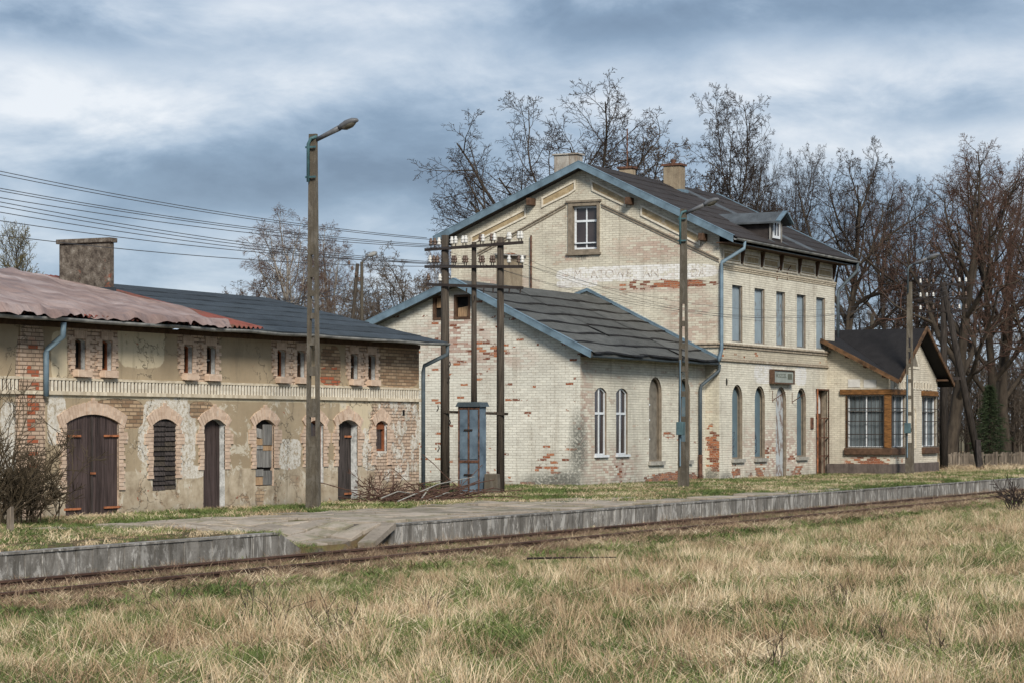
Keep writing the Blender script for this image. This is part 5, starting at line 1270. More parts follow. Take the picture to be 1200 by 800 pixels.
# =================================================================== LAMP POSTS
def lamp_post(px, label, top_px=None, variant=0, H_=7.9, ext=False, box=False, conduit='teal_pipe', legw=.30, flip=False):
    x = on_y(px, 560, 25.8)[0]; z0 = .25
    t = thing('lamp_post', label, 'lamp post', (x, 25.8, z0), 'concrete lamp posts along the platform')
    top = z0 + H_
    # wide face towards -x : y extent; two legs with cross webs
    m = MB(); yb0, yt0 = .160, .085; ht = .050
    def leg(side, a, b):
        ya0 = (yb0 + (yt0 - yb0) * a); ya1 = (yb0 + (yt0 - yb0) * b); w0 = .062; za, zb_ = z0 + H_ * a, z0 + H_ * b
        y0 = 25.8 + side * ya0; y1 = 25.8 + side * ya1
        lo = [(x - ht, min(y0, y0 - side * w0), za), (x + ht, min(y0, y0 - side * w0), za), (x + ht, max(y0, y0 - side * w0), za), (x - ht, max(y0, y0 - side * w0), za)]
        hi = [(x - ht * .8, min(y1, y1 - side * w0), zb_), (x + ht * .8, min(y1, y1 - side * w0), zb_), (x + ht * .8, max(y1, y1 - side * w0), zb_), (x - ht * .8, max(y1, y1 - side * w0), zb_)]
        m.hexa(lo + hi)
    leg(1, -.03, 1); leg(-1, -.03, 1)
    def web(a, b):
        wa = yb0 + (yt0 - yb0) * a - .055; wb = yb0 + (yt0 - yb0) * b - .055
        m.hexa([(x - ht * .75, 25.8 - wa, z0 + H_ * a), (x + ht * .75, 25.8 - wa, z0 + H_ * a), (x + ht * .75, 25.8 + wa, z0 + H_ * a), (x - ht * .75, 25.8 + wa, z0 + H_ * a),
                (x - ht * .65, 25.8 - wb, z0 + H_ * b), (x + ht * .65, 25.8 - wb, z0 + H_ * b), (x + ht * .65, 25.8 + wb, z0 + H_ * b), (x - ht * .65, 25.8 + wb, z0 + H_ * b)])
    web(-.03, .17)
    slots = [(.15, .24), (.26, .33), (.35, .42), (.44, .50), (.52, .58), (.60, .66)] if variant != 2 else [(.16, .225), (.245, .31), (.33, .395), (.415, .48), (.50, .56), (.58, .64), (.66, .71)]
    if variant == 0: slots = [(.20, .25), (.30, .36), (.385, .44), (.46, .51), (.525, .57), (.585, .62), (.645, .68)]
    pr_ = .17
    for a, b in slots:
        if a > pr_: web(pr_, a)
        pr_ = b
    web(pr_, 1.0)
    m.build('post', 'concrete_pole', t)
    # bracket and luminaire reach over the platform (-y)
    if not ext:
        p0 = Vector((x, 25.8 - .09, top - .12)); p1 = p0 + Vector((0, -.62, .24))
        MB().tube([(x - .10, 25.86, top - 1.0), (x - .10, 25.86, top - .22), (x - .09, 25.80, top - .10), (x - .02, 25.70, top - .06)], .035, 8).build('conduit', conduit, t, smooth=True)
        for zz in (top - .28, top - .90): MB().box(x - .11, x - .085, 25.68, 25.93, zz - .02, zz + .02).build('clamp', conduit, t)
    else:
        p0 = Vector((x - .02, 25.8 - .12, top + .62)); p1 = p0 + Vector((0, -.55, .20))
        MB().tube([(x - .10, 25.83, top - .4), (x - .10, 25.83, top + .45), (x - .08, 25.78, top + .56), p0], .035, 8).build('conduit', 'zinc_dark', t, smooth=True)
    d = (p1 - p0).normalized(); arm = MB(); s1 = Vector((1, 0, 0)); up = s1.cross(d).normalized()
    if up.z < 0: up = -up
    def rg_(c, w_, h_): return [c + s1 * w_ * math.cos(a) + up * h_ * math.sin(a) for a in [2 * math.pi * k / 10 for k in range(10)]]
    def loft(secs, name, mat):
        vs = []; fs = []
        for dd, w_, h_, o_ in secs: vs += rg_(p0 + d * dd + up * o_, w_, h_)
        for i in range(len(secs) - 1):
            for k in range(10): fs.append((i * 10 + k, i * 10 + (k + 1) % 10, (i + 1) * 10 + (k + 1) % 10, (i + 1) * 10 + k))
        fs.append(tuple(range(10))); fs.append(tuple(range((len(secs) - 1) * 10, len(secs) * 10)))
        return MB().add(vs, fs).build(name, mat, t, smooth=True)
    L_ = .58
    loft([(0, .045, .045, 0), (L_ * .5, .06, .05, 0), (L_, .075, .06, 0)], 'lamp_arm', 'lamp_metal')
    hd = loft([(L_, .07, .05, .0), (L_ + .06, .10, .065, .0), (L_ + .2, .12, .075, .01), (L_ + .36, .11, .065, .0), (L_ + .45, .06, .04, -.02), (L_ + .47, .02, .02, -.03)], 'lamp_head', 'lamp_metal')
    g = []; vs = []; fs = []
    for dd, w_, h_, o_ in [(L_ + .08, .06, .03, -.05), (L_ + .14, .09, .06, -.05), (L_ + .28, .10, .065, -.05), (L_ + .36, .07, .045, -.04), (L_ + .40, .03, .02, -.03)]: vs += [p + up * 0 for p in rg_(p0 + d * dd + up * o_, w_, h_)]
    for i in range(4):
        for k in range(10): fs.append((i * 10 + k, i * 10 + (k + 1) % 10, (i + 1) * 10 + (k + 1) % 10, (i + 1) * 10 + k))
    MB().add(vs, fs).build('lamp_lens', 'lamp_glass', hd, smooth=True)
    if box:
        MB().box(x - .24, x - .09, 25.8 - .08, 25.8 + .13, 1.78, 2.15).build('switch_box', 'box_teal', t, bevel=.01)
        MB().tube([(x - .1, 25.86, 1.78), (x - .1, 25.86, .9)], .02, 6).tube([(x - .1, 25.86, 2.15), (x - .1, 25.86, 3.9)], .02, 6).build('conduit', 'zinc_blue', t)
    return t
lamp_post(367, 'concrete lamp post in front of the low shed, nearest and tallest looking of the posts', variant=0, H_=7.82)
lamp_post(801, 'concrete lamp post with teal switch box in front of the annex end window', variant=1, box=True)
t3 = lamp_post(1066, 'slotted concrete lamp post in front of the small wing with the black gable', variant=2, H_=7.0, ext=True, box=True)
MB().box(41.55, 41.62, 25.6, 25.66, 1.0, 1.1)

# =================================================================== TELEGRAPH H-POLE
HX = 54.0
hp = thing('telegraph_pole', 'row of three dark timber poles carrying rows of insulators beside the blue cabinet', 'telegraph pole', (HX, 28.4, .2))
def ypx(px, x=HX): return on_x(px, 500, x)[0]
def zpx(px, py, x=HX): return on_x(px, py, x)[1]
poles = [(517, 526, 520, 276), (551, 557, 554, 284), (581.5, 589.5, 585, 278)]
for a, b, c, top in poles:
    y = ypx(c + 1.5); rad = abs(ypx(a) - ypx(b)) / 2
    base_z = .2 if c != 554 else 2.55
    MB().tube([(HX, y, base_z), (HX, y, 3.5), (HX, y, zpx(c, top))], [rad * 1.08, rad, rad * .85], 10).build('pole', 'wood_pole', hp, smooth=True)
yC = ypx(582); MB().hexa([(HX - .36, yC - .20, .15), (HX - .16, yC - .20, .15), (HX - .16, yC + .20, .15), (HX - .36, yC + .20, .15), (HX - .34, yC - .18, .80), (HX - .16, yC - .18, .80), (HX - .16, yC + .18, .80), (HX - .34, yC + .18, .80)]).build('concrete_foot', 'concrete_pole', hp, bevel=.01)
arms = [((498, 293), (612.8, 284.3)), ((498, 312.7), (612.8, 312.7)), ((500, 333.5), (612.8, 337.5))]
for (a, b) in arms:
    A = on_x(a[0], a[1], HX - .12); B = on_x(b[0], b[1], HX - .12)
    MB().beam((HX - .12, A[0], A[1]), (HX - .12, B[0], B[1]), .06, .075).build('crossarm', 'iron', hp)
A = on_x(520, 482, HX - .1); B = on_x(595, 484.5, HX - .1); MB().beam((HX - .1, A[0], A[1]), (HX - .1, B[0], B[1]), .05, .07).build('lower_rail', 'wood_pole', hp)
def insul_mesh(mat, two=True):
    m = MB()
    prof = [(.0, .0), (.045, .0), (.05, .03), (.032, .05), (.045, .065), (.05, .09), (.032, .11), (.028, .13), (.034, .15), (.0, .16)]
    n = 8; vs = []; fs = []
    for rr_, z in prof:
        for k in range(n): vs.append((rr_ * math.cos(2 * math.pi * k / n), rr_ * math.sin(2 * math.pi * k / n), z))
    for i in range(len(prof) - 1):
        for k in range(n): fs.append((i * n + k, i * n + (k + 1) % n, (i + 1) * n + (k + 1) % n, (i + 1) * n + k))
    m.add(vs, fs); o = m.build('insulator', mat, None, smooth=True); me = o.data; bpy.data.objects.remove(o); return me
ins_w = insul_mesh('porcelain'); ins_b = insul_mesh('porcelain_brown')
pin_o = MB().tube([(0, 0, -.03), (0, 0, .10)], .014, 5).build('pin', 'iron', None); pin_me = pin_o.data; bpy.data.objects.remove(pin_o)
def insulator(parent, p, white=True, sc=1.2):
    L0 = root_loc(parent)
    pn = bpy.data.objects.new('pin', pin_me); col.objects.link(pn); pn.parent = parent; pn.location = Vector(p) - L0
    o = bpy.data.objects.new('insulator', ins_w if white else ins_b); col.objects.link(o); o.parent = pn; o.location = (0, 0, .05); o.scale = (sc, sc, sc)
wire_ends = []
rows_ = [([505, 509.5, 514.5, 529.5, 534, 542.5, 546, 563, 566, 576, 579.5, 596, 597.5, 608, 611], 0, (0, 0, 1, 1, 1, 1, 1, 0, 1, 0, 1, 1, 1, 1, 1)), ([504, 508.5, 512.5, 531, 533.5, 544, 546.5, 563, 566, 576, 578.5, 596.5, 608, 612], 1, (1, 0, 0, 0, 0, 0, 0, 0, 0, 0, 0, 1, 0, 1)), ([502, 515.5], 2, (0, 1))]
for pxs, ai, wh in rows_:
    (a, b) = arms[ai]
    for i, px in enumerate(pxs):
        t_ = (px - a[0]) / (b[0] - a[0]); py = a[1] + (b[1] - a[1]) * t_ - 1.5
        y, z = on_x(px, py, HX - .12); insulator(hp, (HX - .12, y, z + .02), bool(wh[i])); wire_ends.append((y, z + .16, ai))
for px in (547, 567, 578, 597, 610):
    y, z = on_x(px, 338, HX - .12); MB().tube([(HX - .12, y, z), (HX - .14, y, z - .12)], .02, 5).build('hook', 'iron', hp)
r_ = random.Random(2)
for px, py in ((527, 443), (514, 478), (528, 495), (515, 525), (527, 548), (557, 350), (528, 427)):
    y, z = on_x(px, py, HX); MB().tube([(HX - .1, y, z - .08), (HX - .1, y - .05, z), (HX - .1, y - .03, z + .08)], .015, 5).build('step_iron', 'iron', hp)
# wires to the left, along the line
def wire(p, q, sag, rad, label, cat='wire', group='line wires crossing the sky'):
    p = Vector(p); q = Vector(q); pts = [p.lerp(q, k / 24) - Vector((0, 0, 4 * sag * (k / 24) * (1 - k / 24))) for k in range(25)]
    return tag(MB().tube(pts, rad, 3, False).build('wire', 'wire'), label, cat, group)
targets = [(500, 201, 'topmost line wire in the sky, left of the pole frame'), (505, 205, 'second line wire from the top, close below the topmost'), (509, 221, 'third line wire from the top'), (514, 224, 'fourth line wire, close below the third'), (530, 232, 'fifth line wire from the top'), (505, 237, 'sixth line wire from the top'), (512, 242, 'seventh, slightly thicker line wire'), (534, 249, 'eighth line wire from the top'), (545, 259, 'ninth line wire from the top'), (565, 276, 'lowest line wire, passing behind the shed chimney')]
hgt = [279, 281, 287, 289, 291, 307, 309, 311, 309, 312]
for (px, py0, lb), h_ in zip(targets, hgt):
    y, z = on_x(px, h_, HX - .12); xl, zl = on_y(0, py0, y); 
    # straight through the two sighted points, carried on to the next pole out of frame
    L_ = 30; s_ = .45; tl = (HX - .12 - xl) / L_ ; dip = 4 * s_ * tl * (1 - tl)
    zend = z + (zl + dip - z) / tl
    wire((HX - .12, y, z), (HX - .12 - L_, y, zend), s_, .009, lb + ', running left out of view')

# blue cabinet
cbx = 53.55
y1, _ = on_x(537, 500, cbx); y0, _ = on_x(562, 500, cbx); zt = on_x(550, 476, cbx)[1]
cab = thing('relay_cabinet', 'tall blue steel cabinet with rusty edges and small pitched cap under the middle pole', 'cabinet', (cbx + .2, (y0 + y1) / 2, .2))
M['cab_blue'] = simple('faded blue enamel', (0.085, 0.125, 0.17), .3, 3, .6, .002, c2=(0.12, 0.165, 0.21))
cxr = cbx + .36
MB().box(cbx, cxr, y0, y1, .2, zt).build('body', 'cab_blue', cab)
ym = (y0 + y1) / 2
for (a, b, c, d_) in ((y0 + .06, ym - .03, 1.18, zt - .1), (ym + .03, y1 - .06, 1.18, zt - .1), (y0 + .06, ym - .03, .33, 1.05), (ym + .03, y1 - .06, .33, 1.05)):
    MB().box(cbx - .018, cbx - .001, a, b, c, d_).build('door_panel', 'cab_blue', cab)
m = MB(); m.box(cbx - .012, cbx - .001, y0, y0 + .04, .25, zt); m.box(cbx - .012, cbx - .001, y1 - .04, y1, .25, zt); m.box(cbx - .025, cbx - .001, ym - .02, ym + .02, .25, zt); m.box(cbx - .012, cbx - .001, y0 + .041, ym - .021, zt - .07, zt - .02); m.box(cbx - .012, cbx - .001, ym + .021, y1 - .041, zt - .07, zt - .02); m.box(cbx - .012, cbx - .001, y0 + .041, ym - .021, 1.08, 1.15); m.box(cbx - .012, cbx - .001, ym + .021, y1 - .041, 1.08, 1.15); m.build('door_trim', 'rust_dark', cab)
for zz in (.78, 1.93): MB().box(cbx - .05, cbx - .026, ym - .12, ym + .12, zz - .02, zz + .02).build('handle', 'iron', cab)
MB().prism([(y0 - .06, zt), (y1 + .06, zt), (y1 - .02, zt + .12), (y0 + .0, zt + .12)], PX(cbx - .06), 0, .5).build('cap', 'zinc_dark', cab)

# =================================================================== far poles on the right
M['tar_pole'] = simple('creosoted pole', (0.016, 0.013, 0.011), .5, 4, .9, .006, c2=(0.035, 0.029, 0.025), stretch=(8, 8, .6))
def pole_with_arms(name, label, x, y, top, arms_, rad=.12, brace=None, conc=False, group=None, white=.75, mat='tar_pole'):
    t = thing(name, label, 'telegraph pole', (x, y, .2), group)
    MB().tube([(x, y, .1), (x, y, top)], [rad * 1.15, rad * .8], 8).build('pole', mat, t, smooth=True)
    if brace: MB().tube([brace, (x - .05, y, top - .1)], [rad * 1.05, rad * .8], 8).build('strut', mat, t, smooth=True)
    r_ = random.Random(int(x))
    for z, w_ in arms_:
        MB().beam((x - .1, y - w_, z), (x - .1, y + w_, z), .06, .07).build('crossarm', 'iron', t)
        n = 8
        for k in range(n):
            yy = y - w_ + .08 + (2 * w_ - .16) * k / (n - 1)
            if abs(yy - y) > .15: insulator(t, (x - .1, yy, z + .05), r_.random() < white, 1.05)
    return t
P1 = at_Z(1106, 93); topz = EYE + (500 - 331) / F * 93
Bp = at_Z(1150, 92.4, .2)
fp = pole_with_arms('telegraph_pole', 'black telegraph pole with a long leaning strut right of the small wing', P1.x, P1.y, topz, [(topz - .1, 1.0), (topz - .65, 1.0), (topz - 1.15, 1.0)], white=.45, brace=(Bp.x, Bp.y, .15), rad=.15)
MB().beam((Bp.x - .25, Bp.y, .1), (Bp.x - .1, Bp.y + .12, 1.5), .2, .16).build('strut_foot', 'wood_black', fp)
# a cross tie between pole and strut
q0 = Vector((P1.x, P1.y, EYE + (500 - 443) / F * 93)); q1 = at_Z(1126, 92.6, EYE + (500 - 443) / F * 92.6); MB().beam(q0, q1, .1, .12).build('tie_beam', 'wood_black', fp)
P2 = at_Z(1177, 125); topz = EYE + (500 - 374) / F * 125
B2 = at_Z(1163, 124.4, .2)
pole_with_arms('telegraph_pole', 'grey telegraph pole with white insulators among the tree trunks at far right', P2.x, P2.y, topz, [(topz - .1, 1.15), (topz - .7, 1.15), (topz - 1.25, 1.15)], brace=(B2.x, B2.y, .15), rad=.13, mat='wood_pole', white=1)
# far right wires between pole frame and the leaning pole
for i, (ya, pxz) in enumerate(((508, 293), (545, 291), (597, 300), (560, 312), (608, 312))):
    y, z = on_x(ya, pxz, HX - .12)
    wire((HX - .12, y, z + .1), (P1.x - .1, P1.y + [-.8, -.4, .4, .6, -.2][i], 7.6 - .4 * (i > 2)), [1.6, 1.35, 1.5, 1.1, 1.3][i], .005, ['upper line wire', 'second line wire', 'third line wire', 'fourth line wire', 'lowest line wire'][i] + ' sagging from the pole frame across the station front to the leaning pole')
# far lamp with braced pole left of centre, behind the shed
Pl = at_Z(424, 105); 
fl = thing('braced_lamp_pole', 'distant timber lamp pole with leaning brace and curved lamp arm behind the shed roof', 'lamp post', (Pl.x, Pl.y, .2))
tz = EYE + (500 - 307) / F * 105
MB().tube([(Pl.x, Pl.y, .1), (Pl.x, Pl.y, tz)], .075, 8).build('pole', 'concrete_pole', fl)
Pq = at_Z(405, 104.5, 3.0); Pt = at_Z(419, 104.8, tz - .1); Pq = Pt + (Pq - Pt) * 1.4
MB().tube([(Pq.x, Pq.y, .1 if False else Pq.z), Pt], .085, 8).build('brace', 'wood_pole', fl)
Pa = at_Z(424, 105, tz); Pb = at_Z(428, 105, EYE + (500 - 304) / F * 105); Pc = at_Z(431, 105, EYE + (500 - 300) / F * 105); Pd = at_Z(442, 105, EYE + (500 - 296) / F * 105)
MB().tube([Pa, Pb, Pc], .06, 6).build('lamp_arm', 'lamp_metal', fl); MB().tube([Pc, Pc.lerp(Pd, .3), Pc.lerp(Pd, .7), Pd], [.05, .10, .11, .05], 8).build('lamp_head', 'gutter', fl, smooth=True)
for k in range(4): insulator(fl, at_Z(409 + k * 4, 104.7, tz - .2 - .25 * k), False, 1.3)
pC1 = at_Z(407, 104.7, EYE + (500 - 332) / F * 104.7)
for k, (py, lb) in enumerate(((350, 'upper'), (349, 'lower'))):
    qq = at_Z(250 + 10 * k, 62, EYE + (500 - 352) / F * 62)
    wire(pC1 - Vector((0, 0, .25 * k)), qq, .35, .018, lb + ' black service cable from the braced pole to the shed roof', 'cable', 'service cables to the shed')
Pz = at_Z(1022, 120); fz = thing('far_lamp_post', 'small distant lamp post showing just above the ridge of the wing roof', 'lamp post', (Pz.x, Pz.y, .2)); tz = EYE + (500 - 368) / F * 120
MB().tube([(Pz.x, Pz.y, .1), (Pz.x, Pz.y, tz)], .11, 8).build('post', 'concrete_pole', fz); q = at_Z(1016, 120, tz + .1); MB().tube([(Pz.x, Pz.y, tz), q], [.05, .12], 8).build('lamp_head', 'lamp_metal', fz)

# =================================================================== TREES
def segs_to_mesh(name, segs, n, mat):
    a = np.array(segs, np.float64); p0, p1, r0, r1 = a[:, 0:3], a[:, 3:6], a[:, 6], a[:, 7]
    d = p1 - p0; L_ = np.linalg.norm(d, axis=1, keepdims=True); L_[L_ < 1e-6] = 1e-6; d = d / L_
    ref = np.where(np.abs(d[:, 2:3]) < .9, np.array([[0, 0, 1.0]]), np.array([[1.0, 0, 0]]))
    u = np.cross(d, ref); u /= np.linalg.norm(u, axis=1, keepdims=True); v = np.cross(d, u)
    N = len(a); V = np.zeros((N, 2 * n, 3)); 
    for k in range(n):
        c, s_ = math.cos(2 * math.pi * k / n), math.sin(2 * math.pi * k / n); o = u * c + v * s_
        V[:, k] = p0 + o * r0[:, None]; V[:, n + k] = p1 + o * r1[:, None]
    base = (np.arange(N) * 2 * n)[:, None]; fs = []
    for k in range(n):
        k2 = (k + 1) % n; fs.append(np.concatenate([base + k, base + k2, base + n + k2, base + n + k], 1))
    f = np.stack(fs, 1).reshape(-1, 4)
    me = np_mesh(name, V.reshape(-1, 3), f, None, mat); me.polygons.foreach_set('use_smooth', [True] * len(me.polygons)); return me
def rot_about(v, axis, a): return Matrix.Rotation(a, 3, axis) @ v
def grow(seed, Ht, n=(13, 8, 6, 5, 4), ratio=(.62, .56, .55, .55, .6), ang=(48, 48, 45, 45, 45), first=.30, curl=.10, up=(.0, .05, .03, .02, .0), trunk_r=.32, droop=0.0, trunk_len=.85, minr=.007, lean=(0, 0), coarse=3, wig=1.0, maxlev=5, dome=None):
    r_ = random.Random(seed); big = []; fine = []
    def br(p, d, L_, rad, lev):
        ns = (9, 7, 5, 4, 3, 2)[lev]; pts = [p.copy()]; dirs = [d.copy()]; rads = [rad]
        for i in range(ns):
            t_ = (i + 1) / ns
            j = Vector((r_.gauss(0, 1), r_.gauss(0, 1), r_.gauss(0, 1))) * curl * wig * (1.0 if lev else .35) * (1 + .25 * lev)
            d = (d + j + Vector((0, 0, (up[lev - 1] if lev else 0) * 1.6 - droop * (lev >= 2) * (.25 + t_)))).normalized()
            p = p + d * (L_ / ns); pts.append(p.copy()); dirs.append(d.copy()); rads.append(max(minr, rad * (1 - .72 * t_)))
        tgt = big if lev < coarse else fine
        for i in range(ns): tgt.append((*pts[i], *pts[i + 1], rads[i], rads[i + 1]))
        if lev >= maxlev: return
        k = n[lev] if lev < len(n) else 0; k = max(1, int(round(k * r_.uniform(.8, 1.2))))
        st_ = first if lev == 0 else .22; ph_ = r_.uniform(0, 6.28)
        for i in range(k):
            t_ = st_ + (1 - st_) * (i + r_.uniform(.1, .9)) / k; f_ = t_ * ns; i0 = min(ns - 1, int(f_)); q = pts[i0].lerp(pts[i0 + 1], f_ - i0); dd = dirs[i0 + 1]
            perp = dd.cross(Vector((0, 0, 1)) if abs(dd.z) < .95 else Vector((1, 0, 0))).normalized(); perp = rot_about(perp, dd, ph_ + i * 2.4 + r_.uniform(-.5, .5))
            a_ = R(ang[lev] * r_.uniform(.7, 1.25)) * (1.15 - .45 * t_ if lev == 0 else 1)
            nd = rot_about(dd, perp, a_); 
            LL = L_ * ratio[lev] * ((1.12 - .62 * t_) if not (dome and lev == 0) else (dome[0] - dome[1] * t_)) * r_.uniform(.8 if dome else .75, 1.1 if dome else 1.2); rr_ = rads[i0] * (.62 if lev == 0 else .58) * (1.0 if lev else r_.uniform(.75, 1.05))
            br(q, nd, LL, max(minr, rr_), lev + 1)
    br(Vector((0, 0, 0)), Vector((lean[0], lean[1], 1)).normalized(), Ht * trunk_len, trunk_r, 0)
    return big, fine
def bark(name, a, b):
    t = MT(name); n_ = t.noise(3, 5, .65, stretch=(2, 2, .6)); t.col(t.ramp(n_, [(.3, a), (.7, b)])); t.rough(.95); t.bump(n_, .03); return t.mat
M['bark'] = bark('dark bark', (0.028, 0.022, 0.018), (0.075, 0.060, 0.045)); M['twig'] = bark('dark twigs', (0.026, 0.019, 0.017), (0.055, 0.042, 0.036))
M['twig_red'] = bark('reddish twigs', (0.060, 0.034, 0.026), (0.12, 0.070, 0.052)); M['bark_birch'] = bark('birch bark', (0.16, 0.14, 0.12), (0.34, 0.32, 0.29)); M['twig_birch'] = bark('birch twigs', (0.085, 0.048, 0.034), (0.15, 0.095, 0.068))
M['needle'] = bark('larch twigs', (0.13, 0.115, 0.05), (0.22, 0.19, 0.085)); M['spruce'] = bark('spruce needles', (0.018, 0.030, 0.014), (0.045, 0.065, 0.028)); M['twig_grey'] = bark('grey brown twigs', (0.075, 0.058, 0.045), (0.15, 0.12, 0.095))
M['twig_brush'] = bark('olive brown shrub twigs', (0.045, 0.034, 0.022), (0.10, 0.078, 0.05))
protos = {}
def proto(key, trunkmat, twigmat, Ht, **kw):
    big, fine = grow(Ht=Ht, **kw); protos[key] = (segs_to_mesh('trunk', big, 6, M[trunkmat]), segs_to_mesh('crown', fine, 3, M[twigmat]), float(np.percentile(np.array(fine)[:, 5], 99.7)))
    print(key, len(big), len(fine))
proto('broadA', 'bark', 'twig', 16, seed=3, n=(12, 8, 6, 5, 4), first=.26, curl=.11, trunk_r=.36, ang=(58, 50, 45, 45, 45), up=(.03, .02, .02, .0, 0))
proto('wide', 'bark', 'twig', 16, seed=61, n=(15, 9, 7, 5, 3), ratio=(.78, .50, .52, .55, .6), first=.30, curl=.10, trunk_r=.34, ang=(58, 46, 45, 45, 45), up=(.05, .03, .02, .0, 0), trunk_len=.68, dome=(1.05, .40))
proto('round', 'bark', 'twig', 16, seed=71, n=(15, 9, 6, 5, 4), ratio=(.70, .48, .52, .55, .6), first=.38, curl=.09, trunk_r=.26, ang=(44, 42, 45, 45, 45), up=(.10, .05, .02, .0, 0), trunk_len=.66, dome=(1.0, .35))
proto('broadB', 'bark', 'twig', 16, seed=14, n=(11, 8, 6, 5, 4), first=.34, curl=.12, trunk_r=.30, ang=(42, 45, 45, 45, 45), up=(.08, .05, .03, .0, 0))
proto('broadC', 'bark', 'twig_red', 16, seed=25, n=(12, 7, 6, 5, 3), first=.25, curl=.12, trunk_r=.42, ang=(45, 45, 45, 45, 45), up=(.07, .05, .03, .0, 0))
proto('birch', 'bark_birch', 'twig_birch', 14, seed=31, n=(15, 8, 6, 4, 3), ratio=(.46, .46, .55, .8, .9), first=.25, curl=.06, trunk_r=.17, droop=.13, ang=(34, 36, 38, 30, 25), up=(.10, .03, 0, 0, 0), minr=.0045)
proto('small', 'bark', 'twig_grey', 10, seed=42, n=(12, 8, 6, 4, 3), first=.2, curl=.12, trunk_r=.14, ang=(45, 45, 45, 45, 45), up=(.05, .03, 0, 0, 0))
proto('larch', 'bark', 'needle', 10, seed=51, n=(90, 12, 6, 3), ratio=(.28, .40, .5, .5), first=.05, curl=.04, trunk_r=.10, ang=(50, 45, 45, 45), up=(.05, .04, 0, 0), trunk_len=1.0, maxlev=3, minr=.008)
def tree(key, name, px, Z, top_py, label, wide=1.0, rz=0.0, base=0.0, cat='tree', group=None, mat=None):
    tm, cm, Ht = protos[key]; p = at_Z(px, Z, base); h = EYE + (500 - top_py) / F * Z - base
    t = thing(name, label, cat, p, group); s_ = h / Ht; t.scale = (s_ * wide, s_ * wide, s_); t.rotation_euler.z = rz
    for nm, me in (('trunk', tm), ('crown', cm)):
        o = bpy.data.objects.new(nm, me); col.objects.link(o); o.parent = t
    return t
BG = 'bare trees behind the station'
tree('wide', 'bare_tree', 652, 96, 108, 'broad bare tree spreading over the station gable peak', 1.15, .4, group=BG)
tree('round', 'bare_tree', 848, 106, 108, 'tall bare tree rising right of the tan roof chimney', .85, 2.2, group=BG)
tree('small', 'bare_tree', 768, 120, 150, 'thin bare tree between the two roof chimneys', 1.2, 2.0, group=BG)
tree('broadB', 'bare_tree', 898, 118, 166, 'narrow bare tree above the dormer', .40, 2.6, group=BG)
tree('small', 'bare_tree', 868, 130, 215, 'small pale bare tree seen over the station roof beside the dormer', 1.0, 5.0, group=BG)
tree('broadB', 'bare_tree', 940, 114, 172, 'bare tree just right of the dormer', .55, 4.4, group=BG)
tree('broadA', 'bare_tree', 985, 108, 160, 'large bare tree whose trunk rises behind the right corner of the station', .80, 5.3, group=BG)
tree('broadC', 'bare_tree', 1045, 126, 195, 'bare tree behind the wing roof, left of the darkest trunks', .6, .9, group=BG)
tree('broadC', 'bare_tree', 1112, 104, 162, 'huge dark bare tree behind the leaning telegraph strut', 1.0, 3.1, group=BG)
tree('broadC', 'bare_tree', 1160, 112, 180, 'thick reddish bare tree right of the leaning strut', .85, 1.7, group=BG)
tree('broadC', 'bare_tree', 1180, 118, 185, 'reddish bare tree behind the grey insulator pole', .9, 5.0, group=BG)
tree('broadC', 'bare_tree', 1225, 108, 190, 'reddish bare tree cut by the right edge of the view', .95, 2.2, group=BG)
tree('broadB', 'bare_tree', 1078, 130, 215, 'slimmer bare tree above the peak of the wing gable', .9, 3.6, group=BG)
tree('broadC', 'bare_tree', 1285, 115, 190, 'reddish bare tree beyond the right edge of the view', .9, 4.2, group=BG)
tree('small', 'bare_tree', 1010, 135, 330, 'low bare tree showing between the station corner and the wing ridge', 1.3, 1.3, group=BG)
tree('small', 'bare_tree', 1135, 135, 350, 'low bare tree between the big trunks behind the board fence', 1.3, 3.9, group=BG)
tree('small', 'bare_tree', 1200, 135, 360, 'low bare tree at the far right behind the board fence', 1.3, .3, group=BG)
tree('birch', 'birch_tree', 342, 132, 243, 'large drooping brown birch left of the first lamp post', 1.25, .5, group='birches beyond the shed roof')
tree('birch', 'birch_tree', 393, 142, 265, 'paler drooping birch right of the first lamp post', 1.15, 2.5, group='birches beyond the shed roof')
tree('birch', 'birch_tree', 505, 150, 278, 'birch partly hidden by the annex gable and pole frame', .8, 4.5, group='birches beyond the shed roof')
tree('small', 'bare_tree', 470, 135, 285, 'bare tree between the braced lamp and the pole frame', 1.1, .6, group='low trees beyond the shed')
tree('small', 'bare_tree', 445, 140, 330, 'low bare tree right of the braced lamp pole', 1.4, 1.9, group='low trees beyond the shed')
tree('small', 'bare_tree', 300, 140, 310, 'small bare tree left of the large birch', 1.2, 3.1, group='low trees beyond the shed')
tree('small', 'bare_tree', 500, 130, 320, 'low bare tree against the annex gable slope', 1.2, 4.4, group='low trees beyond the shed')
tree('small', 'bare_tree', 418, 130, 325, 'low bare tree behind the braced lamp pole', 1.1, 5.4, group='low trees beyond the shed')
tree('larch', 'larch_tree', 18, 88, 262, 'small yellow-green larch behind the tarpaulin roof', .8, 0)
tree('small', 'bare_tree', 48, 105, 318, 'tiny bare treetop between the larch and the shed chimney', .8, 2, group='low trees beyond the shed')
